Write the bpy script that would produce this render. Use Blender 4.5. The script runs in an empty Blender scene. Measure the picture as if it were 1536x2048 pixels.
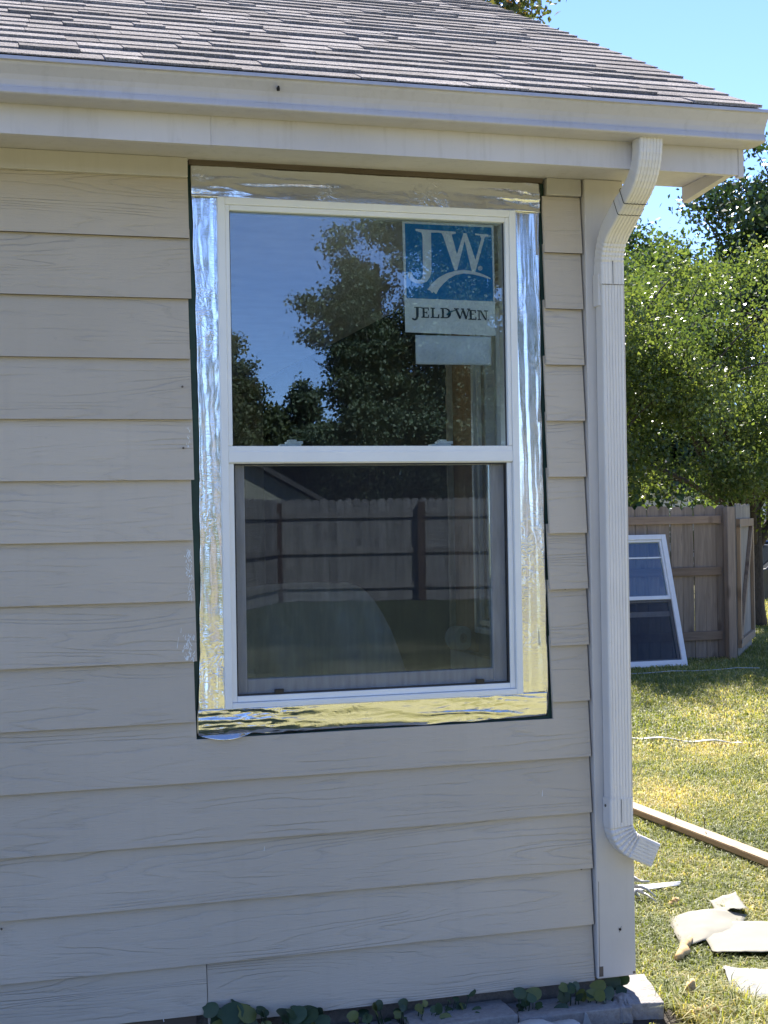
import bpy, bmesh, math, random
import numpy as np
from mathutils import Vector, Matrix, noise as mnoise

R = math.radians
random.seed(11)
RNG = np.random.default_rng(5)
scene = bpy.context.scene
COL = scene.collection

# ------------------------------------------------------------------ camera
cam_d = bpy.data.cameras.new('camera')
cam = bpy.data.objects.new('camera', cam_d)
COL.objects.link(cam)
scene.camera = cam
YAW, PITCH, ROLL = 0.27919, 0.004818, -0.016133
fw = Vector((math.sin(YAW)*math.cos(PITCH), math.cos(YAW)*math.cos(PITCH), math.sin(PITCH)))
r0 = Vector((math.cos(YAW), -math.sin(YAW), 0)); u0 = r0.cross(fw)
rr = r0*math.cos(ROLL) + u0*math.sin(ROLL); uu = -r0*math.sin(ROLL) + u0*math.cos(ROLL)
CAMLOC = Vector((0.0, -4.1973, 1.58246))
M = Matrix((rr, uu, -fw)).transposed().to_4x4(); M.translation = CAMLOC
cam.matrix_world = M
cam_d.sensor_fit = 'VERTICAL'; cam_d.sensor_height = 36.0
cam_d.lens = 2840.0/2048.0*36.0
cam_d.clip_start = 0.05; cam_d.clip_end = 2000

# ------------------------------------------------------------------ sky, sun, exposure
SUN_EL, SUN_AZ = R(47), R(18)          # azimuth measured from +Y towards +X
world = bpy.data.worlds.new("World"); scene.world = world
world.use_nodes = True
wn = world.node_tree.nodes; wl = world.node_tree.links
for n in list(wn): wn.remove(n)
sky = wn.new('ShaderNodeTexSky'); sky.sky_type = 'NISHITA'; sky.sun_disc = False
sky.sun_elevation = SUN_EL; sky.sun_rotation = SUN_AZ
sky.altitude = 500; sky.air_density = 0.8; sky.dust_density = 0.0; sky.ozone_density = 2.0
bg = wn.new('ShaderNodeBackground'); bg.inputs[1].default_value = 0.13
wo = wn.new('ShaderNodeOutputWorld')
sm_ = wn.new('ShaderNodeMix'); sm_.data_type = 'RGBA'; sm_.blend_type = 'MULTIPLY'
sm_.inputs[0].default_value = 1.0; sm_.inputs[7].default_value = (0.61, 0.655, 0.85, 1)     # deep dry-summer blue
wl.new(sky.outputs[0], sm_.inputs[6]); wl.new(sm_.outputs[2], bg.inputs[0]); wl.new(bg.outputs[0], wo.inputs[0])
sun_d = bpy.data.lights.new('sun', 'SUN'); sun_d.energy = 5.0; sun_d.angle = R(0.53)
sun_d.color = (1.0, 0.94, 0.85)
sun = bpy.data.objects.new('sun', sun_d); COL.objects.link(sun)
to_sun = Vector((math.sin(SUN_AZ)*math.cos(SUN_EL), math.cos(SUN_AZ)*math.cos(SUN_EL), math.sin(SUN_EL)))
sun.rotation_euler = to_sun.to_track_quat('Z', 'Y').to_euler()
sun.location = (10, 20, 30)
scene.view_settings.view_transform = 'Standard'
scene.view_settings.look = 'None'
scene.view_settings.exposure = 1.5
scene.view_settings.gamma = 1.0
scene.view_settings.use_curve_mapping = False
scene.render.engine = 'CYCLES'
scene.cycles.max_bounces = 10
scene.cycles.transparent_max_bounces = 16
scene.cycles.transmission_bounces = 6

# ------------------------------------------------------------------ helpers
def project(x, y, z):
    v = Vector((x, y, z)) - CAMLOC
    d = v.dot(fw)
    if d < 0.1: return None
    return 768 + 2840*v.dot(rr)/d, 1024 - 2840*v.dot(uu)/d, d

def tag(o, label=None, cat=None, group=None, kind=None):
    if label: o['label'] = label
    if cat: o['category'] = cat
    if group: o['group'] = group
    if kind: o['kind'] = kind
    return o

def empty(name, loc=(0, 0, 0), parent=None, rz=0.0):
    o = bpy.data.objects.new(name, None); COL.objects.link(o)
    o.location = loc; o.rotation_euler = (0, 0, rz)
    o.empty_display_size = 0.1
    if parent: o.parent = parent
    return o

class MB:
    """collects geometry for one mesh object"""
    def __init__(s): s.v = []; s.f = []
    def add(s, verts, faces):
        b = len(s.v); s.v += [tuple(p) for p in verts]
        s.f += [tuple(i+b for i in f) for f in faces]; return s
    def box(s, x0, x1, y0, y1, z0, z1):
        return s.add([(x0,y0,z0),(x1,y0,z0),(x1,y1,z0),(x0,y1,z0),(x0,y0,z1),(x1,y0,z1),(x1,y1,z1),(x0,y1,z1)],
                     [(0,3,2,1),(4,5,6,7),(0,1,5,4),(1,2,6,5),(2,3,7,6),(3,0,4,7)])
    def hexa(s, bottom, top):
        return s.add(list(bottom)+list(top), [(3,2,1,0),(4,5,6,7),(0,1,5,4),(1,2,6,5),(2,3,7,6),(3,0,4,7)])
    def prism_x(s, poly, x0, x1, cap=True):           # poly in (y,z)
        n = len(poly)
        v = [(x0,p[0],p[1]) for p in poly] + [(x1,p[0],p[1]) for p in poly]
        f = [(i,(i+1)%n,(i+1)%n+n,i+n) for i in range(n)]
        if cap: f += [tuple(range(n-1,-1,-1)), tuple(range(n,2*n))]
        return s.add(v, f)
    def prism_y(s, poly, y0, y1):                      # poly in (x,z)
        n = len(poly)
        v = [(p[0],y0,p[1]) for p in poly] + [(p[0],y1,p[1]) for p in poly]
        f = [(i,(i+1)%n,(i+1)%n+n,i+n) for i in range(n)] + [tuple(range(n-1,-1,-1)), tuple(range(n,2*n))]
        return s.add(v, f)
    def prism_z(s, poly, z0, z1):
        n = len(poly)
        v = [(p[0],p[1],z0) for p in poly] + [(p[0],p[1],z1) for p in poly]
        f = [(i,(i+1)%n,(i+1)%n+n,i+n) for i in range(n)] + [tuple(range(n-1,-1,-1)), tuple(range(n,2*n))]
        return s.add(v, f)
    def tube(s, pts, rad, n=8, cap=True):
        pts = [Vector(p) for p in pts]; k = len(pts)
        if not hasattr(rad, '__len__'): rad = [rad]*k
        b = len(s.v); up = Vector((0.13, 0.37, 0.92)).normalized(); prev = None
        for i, p in enumerate(pts):
            t = (pts[min(i+1,k-1)] - pts[max(i-1,0)]).normalized()
            if prev is None:
                a = t.cross(up)
                if a.length < 1e-3: a = t.cross(Vector((1,0,0)))
            else: a = prev - t*prev.dot(t)
            a.normalize(); prev = a; c = t.cross(a)
            for j in range(n):
                q = 2*math.pi*j/n
                s.v.append(tuple(p + a*(rad[i]*math.cos(q)) + c*(rad[i]*math.sin(q))))
        for i in range(k-1):
            for j in range(n):
                s.f.append((b+i*n+j, b+i*n+(j+1)%n, b+(i+1)*n+(j+1)%n, b+(i+1)*n+j))
        if cap:
            s.f.append(tuple(b+j for j in range(n-1,-1,-1))); s.f.append(tuple(b+(k-1)*n+j for j in range(n)))
        return s
    def grid(s, fn, nu, nv):
        b = len(s.v)
        for i in range(nu+1):
            for j in range(nv+1): s.v.append(tuple(fn(i/nu, j/nv)))
        for i in range(nu):
            for j in range(nv):
                a = b+i*(nv+1)+j; s.f.append((a, a+nv+1, a+nv+2, a+1))
        return s
    def mesh(s, name, mat=None, smooth=False):
        m = bpy.data.meshes.new(name); m.from_pydata(s.v, [], s.f); m.update()
        if smooth: m.polygons.foreach_set('use_smooth', [True]*len(m.polygons))
        if mat: m.materials.append(mat)
        return m
    def build(s, name, mat, parent=None, smooth=False, bevel=0.0, solid=0.0, fixn=True):
        m = s.mesh(name, mat, smooth)
        if fixn:
            bm = bmesh.new(); bm.from_mesh(m); bmesh.ops.recalc_face_normals(bm, faces=bm.faces); bm.to_mesh(m); bm.free()
        return put(name, m, parent, bevel, solid)

def put(name, m, parent=None, bevel=0.0, solid=0.0):
    o = bpy.data.objects.new(name, m); COL.objects.link(o)
    if parent: o.parent = parent
    if solid:
        md = o.modifiers.new('thickness', 'SOLIDIFY'); md.thickness = solid; md.offset = 0
    if bevel:
        md = o.modifiers.new('edge', 'BEVEL'); md.width = bevel; md.segments = 2; md.limit_method = 'ANGLE'; md.angle_limit = R(40)
    return o

def fbm(x, y, z, o=4): return mnoise.fractal(Vector((x, y, z)), 1.0, 2.0, o)

# ------------------------------------------------------------------ materials
def nodes_of(name):
    m = bpy.data.materials.new(name); m.use_nodes = True
    nt = m.node_tree; b = nt.nodes['Principled BSDF']
    return m, nt, b
def N(nt, t, **kw):
    n = nt.nodes.new(t)
    for k, v in kw.items(): setattr(n, k, v)
    return n
def coords(nt, scale=(1,1,1), rand=False, gen='Object'):
    tc = N(nt, 'ShaderNodeTexCoord'); mp = N(nt, 'ShaderNodeMapping')
    mp.inputs['Scale'].default_value = scale
    nt.links.new(tc.outputs[gen], mp.inputs['Vector'])
    if rand:
        oi = N(nt, 'ShaderNodeObjectInfo'); mm = N(nt, 'ShaderNodeVectorMath', operation='SCALE')
        cx = N(nt, 'ShaderNodeCombineXYZ')
        for i in range(3): nt.links.new(oi.outputs['Random'], cx.inputs[i])
        mm.inputs['Scale'].default_value = 37.0
        nt.links.new(cx.outputs[0], mm.inputs[0])
        nt.links.new(mm.outputs[0], mp.inputs['Location'])
    return mp.outputs[0]
def noise(nt, vec, scale, detail=4, rough=0.55, dist=0.0):
    n = N(nt, 'ShaderNodeTexNoise'); n.inputs['Scale'].default_value = scale; n.inputs['Detail'].default_value = detail
    n.inputs['Roughness'].default_value = rough; n.inputs['Distortion'].default_value = dist
    nt.links.new(vec, n.inputs['Vector']); return n.outputs['Fac']
def ramp(nt, fac, stops):
    r = N(nt, 'ShaderNodeValToRGB'); e = r.color_ramp.elements
    while len(e) < len(stops): e.new(0.5)
    for i, (p, c) in enumerate(stops):
        e[i].position = p; e[i].color = (c[0], c[1], c[2], 1) if hasattr(c, '__len__') else (c, c, c, 1)
    nt.links.new(fac, r.inputs[0]); return r.outputs[0]
def mixc(nt, fac, a, b, mode='MIX'):
    m = N(nt, 'ShaderNodeMix', data_type='RGBA', blend_type=mode)
    for s, v in ((0, fac), (6, a), (7, b)):
        if hasattr(v, 'is_linked'): nt.links.new(v, m.inputs[s])
        elif s == 0: m.inputs[s].default_value = v
        else: m.inputs[s].default_value = (v[0], v[1], v[2], 1)
    return m.outputs[2]
def bump(nt, h, bsdf, strength=0.5, dist=0.002, prev=None):
    b = N(nt, 'ShaderNodeBump'); b.inputs['Strength'].default_value = strength; b.inputs['Distance'].default_value = dist
    nt.links.new(h, b.inputs['Height'])
    if prev: nt.links.new(prev, b.inputs['Normal'])
    nt.links.new(b.outputs[0], bsdf.inputs['Normal']); return b.outputs[0]
def math_(nt, op, a, b=0.0):
    m = N(nt, 'ShaderNodeMath', operation=op)
    for i, v in enumerate((a, b)):
        if hasattr(v, 'is_linked'): nt.links.new(v, m.inputs[i])
        else: m.inputs[i].default_value = v
    return m.outputs[0]

def mat_plain(name, col, rough=0.6, var=0.12, scale=8.0, metal=0.0, bumps=0.0, bscale=120.0, rand=False, aniso=(1,1,1), spec=0.5):
    m, nt, b = nodes_of(name)
    v = coords(nt, aniso, rand)
    n = noise(nt, v, scale, 6)
    c = ramp(nt, n, [(0.3, [k*(1-var) for k in col]), (0.7, [min(1, k*(1+var)) for k in col])])
    nt.links.new(c, b.inputs['Base Color'])
    b.inputs['Roughness'].default_value = rough; b.inputs['Metallic'].default_value = metal
    b.inputs['Specular IOR Level'].default_value = spec
    if bumps: bump(nt, noise(nt, v, bscale, 3), b, bumps, 0.002)
    return m

def mat_siding():
    m, nt, b = nodes_of('painted_lap_siding')
    v = coords(nt, (1,1,1), True)
    gn = noise(nt, coords(nt, (0.45, 1, 5.0), True), 1.6, 2, 0.45, 0.35)
    gf = math_(nt, 'FRACT', math_(nt, 'ADD', math_(nt, 'MULTIPLY', gn, 17.0), math_(nt, 'MULTIPLY', noise(nt, coords(nt, (5, 1, 30), True), 2.0, 4, 0.6), 0.9)))
    line = ramp(nt, gf, [(0.0, 0.0), (0.20, 1.0), (0.75, 0.9), (1.0, 0.45)])
    patch = ramp(nt, noise(nt, coords(nt, (2.2, 1, 7.0), True), 1.7, 4, 0.6), [(0.40, 0.10), (0.62, 1.0)])
    fine = noise(nt, coords(nt, (6, 1, 75), True), 3.0, 5, 0.6, 0.5)
    h = math_(nt, 'ADD', math_(nt, 'MULTIPLY', math_(nt, 'SUBTRACT', line, 1.0), patch), math_(nt, 'MULTIPLY', fine, 0.8))
    bump(nt, h, b, 0.75, 0.0026)
    big = noise(nt, v, 1.3, 5)
    c = ramp(nt, big, [(0.3, (0.555,0.475,0.378)), (0.7, (0.622,0.532,0.425))])
    spots = ramp(nt, noise(nt, v, 55, 2), [(0.70, 0.0), (0.78, 1.0)])
    c = mixc(nt, math_(nt, 'MULTIPLY', spots, 0.18), c, (0.34,0.315,0.28))
    crack = math_(nt, 'MULTIPLY', math_(nt, 'SUBTRACT', 1.0, line), patch)
    c = mixc(nt, math_(nt, 'MULTIPLY', crack, 0.20), c, (0.36,0.335,0.30))
    oi = N(nt, 'ShaderNodeObjectInfo')
    c = mixc(nt, 1.0, c, ramp(nt, oi.outputs['Random'], [(0, 0.93), (1, 1.05)]), 'MULTIPLY')
    st = ramp(nt, noise(nt, coords(nt, (9, 1, 0.7), True), 2.0, 4, 0.6), [(0.55, 0.0), (0.8, 1.0)])      # faint rain streaks
    c = mixc(nt, math_(nt, 'MULTIPLY', st, 0.16), c, (0.40,0.335,0.26))
    nt.links.new(c, b.inputs['Base Color'])
    b.inputs['Roughness'].default_value = 0.55
    return m

def mat_paintwood(name, col, rough=0.5, dirt=0.25):
    m, nt, b = nodes_of(name)
    v = coords(nt, (1,1,1), True)
    n = noise(nt, v, 2.2, 6)
    c = ramp(nt, n, [(0.3, [k*0.9 for k in col]), (0.7, [k*1.06 for k in col])])
    d = ramp(nt, noise(nt, coords(nt, (1.5,1,1.5), True), 7, 8, 0.7), [(0.6, 0.0), (0.82, 1.0)])
    c = mixc(nt, math_(nt, 'MULTIPLY', d, dirt), c, (col[0]*.55, col[1]*.5, col[2]*.42))
    sk = ramp(nt, noise(nt, coords(nt, (14, 14, 1.2), True), 2.2, 5, 0.65), [(0.52, 0.0), (0.8, 1.0)])
    c = mixc(nt, math_(nt, 'MULTIPLY', sk, dirt*.8), c, (col[0]*.62, col[1]*.6, col[2]*.55))
    nt.links.new(c, b.inputs['Base Color']); b.inputs['Roughness'].default_value = rough
    bump(nt, noise(nt, coords(nt, (8,8,8), True), 9, 5), b, 0.25, 0.002)
    return m

def mat_foil():
    m, nt, b = nodes_of('aluminium_foil_tape')
    v = coords(nt, (1,1,1))
    b.inputs['Base Color'].default_value = (0.86,0.86,0.85,1); b.inputs['Metallic'].default_value = 1.0
    rn = ramp(nt, noise(nt, v, 14, 4), [(0.3, 0.08), (0.75, 0.20)])
    nt.links.new(rn, b.inputs['Roughness'])
    b1 = bump(nt, noise(nt, coords(nt, (3,3,1)), 7, 2, 0.5, 0.8), b, 0.16, 0.010)
    fine = noise(nt, coords(nt, (14,14,120)), 3.0, 3, 0.6)
    rg_ = noise(nt, coords(nt, (1,1,1)), 26, 3, 0.55, 1.2)
    rdg = ramp(nt, math_(nt, 'ABSOLUTE', math_(nt, 'SUBTRACT', rg_, 0.5)), [(0.0, 1.0), (0.05, 0.25), (0.14, 0.0)])
    msk = ramp(nt, noise(nt, coords(nt, (1,1,0.6)), 4, 3), [(0.50, 0.0), (0.66, 1.0)])
    b2 = bump(nt, math_(nt, 'MULTIPLY', rdg, msk), b, 0.22, 0.0025, b1)
    bump(nt, fine, b, 0.15, 0.0018, b2)
    return m

def mat_glass(name, refl=0.11, tint=(0.94,0.965,0.955), gcol=(0.72,0.87,1.0)):
    m = bpy.data.materials.new(name); m.use_nodes = True; nt = m.node_tree
    for n in list(nt.nodes): nt.nodes.remove(n)
    out = N(nt, 'ShaderNodeOutputMaterial'); mx = N(nt, 'ShaderNodeMixShader')
    tr = N(nt, 'ShaderNodeBsdfTransparent'); tr.inputs[0].default_value = (*tint, 1)
    gl = N(nt, 'ShaderNodeBsdfGlossy'); gl.inputs['Roughness'].default_value = 0.0; gl.inputs['Color'].default_value = (*gcol, 1)
    lw = N(nt, 'ShaderNodeFresnel'); lw.inputs[0].default_value = 1.45
    f = math_(nt, 'ADD', lw.outputs[0], refl - 0.034)
    nt.links.new(f, mx.inputs[0]); nt.links.new(tr.outputs[0], mx.inputs[1]); nt.links.new(gl.outputs[0], mx.inputs[2])
    # the faintest waviness of float glass
    bp = N(nt, 'ShaderNodeBump'); bp.inputs['Strength'].default_value = 0.02; bp.inputs['Distance'].default_value = 0.01
    nt.links.new(noise(nt, coords(nt), 1.5, 1), bp.inputs['Height']); nt.links.new(bp.outputs[0], gl.inputs['Normal'])
    nt.links.new(mx.outputs[0], out.inputs[0]); return m

def mat_mesh(name, t=0.67, col=(0.03,0.03,0.035)):
    m = bpy.data.materials.new(name); m.use_nodes = True; nt = m.node_tree
    for n in list(nt.nodes): nt.nodes.remove(n)
    out = N(nt, 'ShaderNodeOutputMaterial'); mx = N(nt, 'ShaderNodeMixShader')
    tr = N(nt, 'ShaderNodeBsdfTransparent'); df = N(nt, 'ShaderNodeBsdfDiffuse'); df.inputs[0].default_value = (*col, 1)
    # slight unevenness of the weave
    n = ramp(nt, noise(nt, coords(nt, (1,1,0.15)), 60, 2), [(0.3, t-0.03), (0.7, t+0.03)])
    nt.links.new(n, mx.inputs[0]); nt.links.new(df.outputs[0], mx.inputs[1]); nt.links.new(tr.outputs[0], mx.inputs[2])
    nt.links.new(mx.outputs[0], out.inputs[0]); return m

def mat_shingle():
    m, nt, b = nodes_of('asphalt_shingle')
    v = coords(nt, (1,1,1), True)
    oi = N(nt, 'ShaderNodeObjectInfo')
    base = ramp(nt, oi.outputs['Random'], [(0.0, (0.235,0.212,0.197)), (0.5, (0.30,0.273,0.255)), (1.0, (0.37,0.338,0.317))])
    g = noise(nt, v, 190, 3, 0.85)
    c = mixc(nt, 1.0, base, ramp(nt, g, [(0.32, 0.25), (0.68, 1.8)]), 'MULTIPLY')
    c = mixc(nt, math_(nt, 'MULTIPLY', ramp(nt, noise(nt, v, 9, 4), [(0.45, 0.0), (0.75, 1.0)]), 0.4), c, (0.13,0.12,0.125))
    nt.links.new(c, b.inputs['Base Color']); b.inputs['Roughness'].default_value = 1.0; b.inputs['Specular IOR Level'].default_value = 0.06
    bump(nt, g, b, 0.9, 0.004)
    return m

def mat_shingle_far():
    return mat_plain('asphalt_shingle_run', (0.225,0.205,0.2), 0.9, 0.25, 30, bumps=0.4, bscale=400)

def mat_wood(name, c0, c1, rough=0.75, scale=(12,12,1.0), knots=True, tone=True):
    m, nt, b = nodes_of(name)
    v = coords(nt, scale, True)
    n = noise(nt, v, 2.5, 6, 0.6, 0.6)
    c = ramp(nt, n, [(0.28, c0), (0.72, c1)])
    if knots:
        vo = N(nt, 'ShaderNodeTexVoronoi'); vo.inputs['Scale'].default_value = 1.0
        nt.links.new(coords(nt, (5, 5, 2.3), True), vo.inputs['Vector'])
        k = ramp(nt, vo.outputs['Distance'], [(0.10, 1.0), (0.24, 0.0)])
        c = mixc(nt, math_(nt, 'MULTIPLY', k, 0.6), c, (c0[0]*.35, c0[1]*.3, c0[2]*.28))
    if tone:
        oi = N(nt, 'ShaderNodeObjectInfo')
        c = mixc(nt, 1.0, c, ramp(nt, oi.outputs['Random'], [(0, 0.78), (1, 1.2)]), 'MULTIPLY')
    nt.links.new(c, b.inputs['Base Color']); b.inputs['Roughness'].default_value = rough
    bump(nt, n, b, 0.4, 0.003)
    return m

def mat_leaf(name, dark, light, trans=0.35, gloss=0.35, hue=None):
    m = bpy.data.materials.new(name); m.use_nodes = True; nt = m.node_tree
    for n in list(nt.nodes): nt.nodes.remove(n)
    out = N(nt, 'ShaderNodeOutputMaterial')
    at = N(nt, 'ShaderNodeAttribute'); at.attribute_name = 'tint'
    stops = [(0.0, dark), (0.75, light)]
    if hue: stops.append((1.0, hue))
    c = ramp(nt, at.outputs['Fac'], stops)
    pb = N(nt, 'ShaderNodeBsdfPrincipled'); nt.links.new(c, pb.inputs['Base Color']); pb.inputs['Roughness'].default_value = gloss
    pb.inputs['Specular IOR Level'].default_value = 0.5
    tl = N(nt, 'ShaderNodeBsdfTranslucent')
    tc = mixc(nt, 1.0, c, (1.75, 1.7, 0.7), 'MULTIPLY'); nt.links.new(tc, tl.inputs[0])
    mx = N(nt, 'ShaderNodeMixShader'); mx.inputs[0].default_value = trans
    nt.links.new(pb.outputs[0], mx.inputs[1]); nt.links.new(tl.outputs[0], mx.inputs[2]); nt.links.new(mx.outputs[0], out.inputs[0])
    return m

def mat_lawn():
    m, nt, b = nodes_of('dry_lawn')
    v = coords(nt, (1,1,1))
    n1 = noise(nt, v, 0.9, 6, 0.6); n2 = noise(nt, v, 14, 6, 0.7); n3 = noise(nt, v, 90, 3, 0.7)
    c = ramp(nt, n1, [(0.35, (0.25,0.24,0.12)), (0.5, (0.34,0.325,0.155)), (0.65, (0.42,0.38,0.215))])
    sx = N(nt, 'ShaderNodeSeparateXYZ'); nt.links.new(v, sx.inputs[0])
    yy = math_(nt, 'ADD', sx.outputs[1], math_(nt, 'MULTIPLY', n1, 5.0))
    mr = N(nt, 'ShaderNodeMapRange'); mr.inputs[1].default_value = -6.5; mr.inputs[2].default_value = -10.0; nt.links.new(yy, mr.inputs[0])
    c = mixc(nt, mr.outputs[0], c, (0.095,0.112,0.058))      # far yard coloured darker green so its mirror image reads dim
    c = mixc(nt, 1.0, c, ramp(nt, n2, [(0.3, 0.6), (0.7, 1.35)]), 'MULTIPLY')
    c = mixc(nt, 1.0, c, ramp(nt, n3, [(0.3, 0.55), (0.7, 1.4)]), 'MULTIPLY')
    nt.links.new(c, b.inputs['Base Color']); b.inputs['Roughness'].default_value = 0.95; b.inputs['Specular IOR Level'].default_value = 0.1
    bump(nt, math_(nt, 'ADD', n2, n3), b, 0.8, 0.03)
    return m

def mat_grass():
    m = mat_leaf('grass_blade', (0.085,0.115,0.026), (0.235,0.255,0.068), 0.38, 0.55, (0.50,0.42,0.20))
    return m

def mat_concrete(name, col):
    m, nt, b = nodes_of(name)
    v = coords(nt, (1,1,1), True)
    n = noise(nt, v, 60, 6, 0.7)
    c = ramp(nt, n, [(0.3, [k*.75 for k in col]), (0.7, [k*1.2 for k in col])])
    c = mixc(nt, math_(nt, 'MULTIPLY', ramp(nt, noise(nt, v, 7, 5), [(0.5, 0.0), (0.8, 1.0)]), 0.35), c, [k*.5 for k in col])
    nt.links.new(c, b.inputs['Base Color']); b.inputs['Roughness'].default_value = 0.92
    bump(nt, noise(nt, v, 110, 6, 0.75), b, 0.8, 0.006)
    return m

MAT = dict(
    siding=mat_siding(),
    trim=mat_paintwood('trim_paint', (0.66,0.61,0.56)),
    grime_shadow_edge=mat_plain('butt_grime_shadow', (0.10,0.085,0.07), 0.9, 0.3, 12),
    frieze=mat_paintwood('frieze_paint', (0.56,0.52,0.48)),
    fascia=mat_paintwood('fascia_paint', (0.65,0.615,0.63), dirt=0.5),
    gutter=mat_paintwood('gutter_enamel', (0.57,0.54,0.555), 0.38, 0.45),
    spout=mat_paintwood('downspout_enamel', (0.82,0.77,0.72), 0.42, 0.3),
    vinyl=mat_plain('white_vinyl', (0.91,0.90,0.87), 0.3, 0.03, 6),
    vinyl_old=mat_plain('weathered_vinyl', (0.74,0.74,0.72), 0.4, 0.06, 6),
    black=mat_plain('black_plastic', (0.015,0.015,0.016), 0.4, 0.1),
    dark_trim=mat_plain('dark_screen_bead', (0.03,0.03,0.032), 0.5, 0.1),
    foil=mat_foil(),
    glass=mat_glass('window_glass', 0.115),
    glass_low=mat_glass('lower_window_glass', 0.13),
    glass_clear=mat_glass('clear_pane_glass', 0.04, (0.985,0.99,0.985)),
    glass_old=mat_glass('old_window_glass', 0.10, (0.86,0.90,0.9)),
    mesh=mat_mesh('insect_screen', 0.72),
    mesh_old=mat_mesh('old_insect_screen', 0.62),
    sheath=mat_plain('green_sheathing', (0.018,0.055,0.040), 0.55, 0.3, 20),
    header=mat_wood('header_wood', (0.10,0.075,0.055), (0.18,0.14,0.11), scale=(1,12,12), knots=False),
    gap=mat_plain('dark_gap', (0.02,0.017,0.015), 0.9, 0.3, 20),
    shingle=mat_shingle(), shingle_far=mat_shingle_far(),
    foundation=mat_concrete('foundation_concrete', (0.20,0.18,0.16)),
    block=mat_concrete('grey_concrete_block', (0.36,0.335,0.315)),
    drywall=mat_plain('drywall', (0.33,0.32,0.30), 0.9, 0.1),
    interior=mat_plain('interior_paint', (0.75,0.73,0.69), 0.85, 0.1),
    dim_panel=mat_plain('darkened_wall_board', (0.045,0.042,0.04), 0.9, 0.2),
    subfloor=mat_plain('floor_board', (0.55,0.45,0.34), 0.7, 0.2),
    stud=mat_wood('bare_stud', (0.42,0.24,0.115), (0.58,0.36,0.19), scale=(14,14,1.2), tone=False),
    cut=mat_plain('drywall_edge', (0.62,0.55,0.42), 0.9, 0.2, 40),
    sheetcloth=mat_plain('dust_sheet_cloth', (0.60,0.62,0.58), 0.9, 0.06, 5),
    fence=mat_wood('cedar_picket', (0.175,0.132,0.095), (0.30,0.232,0.17)),
    fence_rail=mat_wood('cedar_rail', (0.185,0.125,0.08), (0.29,0.203,0.135), scale=(1,12,12)),
    fence_back=mat_wood('grey_picket', (0.20,0.19,0.19), (0.31,0.295,0.295)),
    rail_grey=mat_wood('grey_rail', (0.17,0.155,0.15), (0.27,0.25,0.245), scale=(1,12,12)),
    post_dark=mat_wood('stained_post', (0.07,0.04,0.03), (0.11,0.065,0.05)),
    gate_wood=mat_wood('new_cedar', (0.24,0.155,0.085), (0.34,0.235,0.14)),
    gate_picket=mat_wood('gate_picket_wood', (0.22,0.18,0.135), (0.34,0.29,0.22)),
    lumber=mat_wood('fresh_lumber', (0.30,0.212,0.128), (0.39,0.285,0.18), scale=(10,1.0,10)),
    lumber_edge=mat_wood('rough_lumber', (0.25,0.17,0.10), (0.36,0.26,0.16), scale=(10,1,10)),
    bark=mat_plain('tree_bark', (0.055,0.045,0.038), 0.95, 0.4, 20, bumps=0.8, bscale=60, aniso=(3,3,1)),
    lawn=mat_lawn(), grass=mat_grass(),
    soil=mat_plain('dark_soil', (0.045,0.036,0.028), 0.95, 0.35, 30, bumps=0.9, bscale=80),
    steel=mat_plain('nail_steel', (0.12,0.11,0.10), 0.45, 0.2, metal=0.8),
    plastic=mat_plain('white_plastic_strip', (0.48,0.49,0.49), 0.4, 0.04),
    cream=mat_plain('cream_paper', (0.235,0.222,0.178), 0.8, 0.07, 5),
    whitepaper=mat_plain('white_paper', (0.24,0.245,0.238), 0.75, 0.06, 7, bumps=0.5, bscale=25),
    foam=mat_plain('tan_foam', (0.55,0.37,0.17), 0.9, 0.25, 30, bumps=0.6, bscale=60),
    st_chip=mat_plain('exposed_white_primer', (0.85,0.86,0.86), 0.7, 0.03),
    st_white=mat_plain('sticker_white', (0.80,0.81,0.78), 0.6, 0.05, 9),
    st_grey=mat_plain('label_white', (0.66,0.70,0.73), 0.6, 0.14, 14, bumps=0.6, bscale=12),
    st_blue=mat_plain('sticker_blue', (0.0,0.20,0.44), 0.55, 0.06, 12),
    st_navy=mat_plain('sticker_ink', (0.006,0.018,0.045), 0.6, 0.05),
    st_teal=mat_plain('sticker_teal', (0.01,0.12,0.17), 0.6, 0.05),
    asphalt=mat_plain('street_surface', (0.30,0.29,0.275), 0.9, 0.15, 4),
    wall_far=mat_plain('pale_house_wall', (0.42,0.42,0.39), 0.8, 0.06, 2),
    wall_back=mat_plain('cream_house_wall', (0.46,0.45,0.37), 0.8, 0.06, 2),
    roof_far=mat_plain('far_roof', (0.11,0.105,0.105), 0.9, 0.2, 8),
    car=mat_plain('dark_car_paint', (0.035,0.04,0.045), 0.25, 0.05), carglass=mat_plain('car_glass', (0.02,0.025,0.03), 0.1, 0.05),
    chrome=mat_plain('bright_metal', (0.6,0.6,0.6), 0.2, 0.05, metal=1.0),
    tail=mat_plain('red_lamp', (0.45,0.01,0.02), 0.2, 0.05), tyre=mat_plain('tyre_rubber', (0.02,0.02,0.02), 0.8, 0.1),
    van=mat_plain('blue_van_paint', (0.012,0.035,0.16), 0.3, 0.05),
    ivy=None,
)
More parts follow.
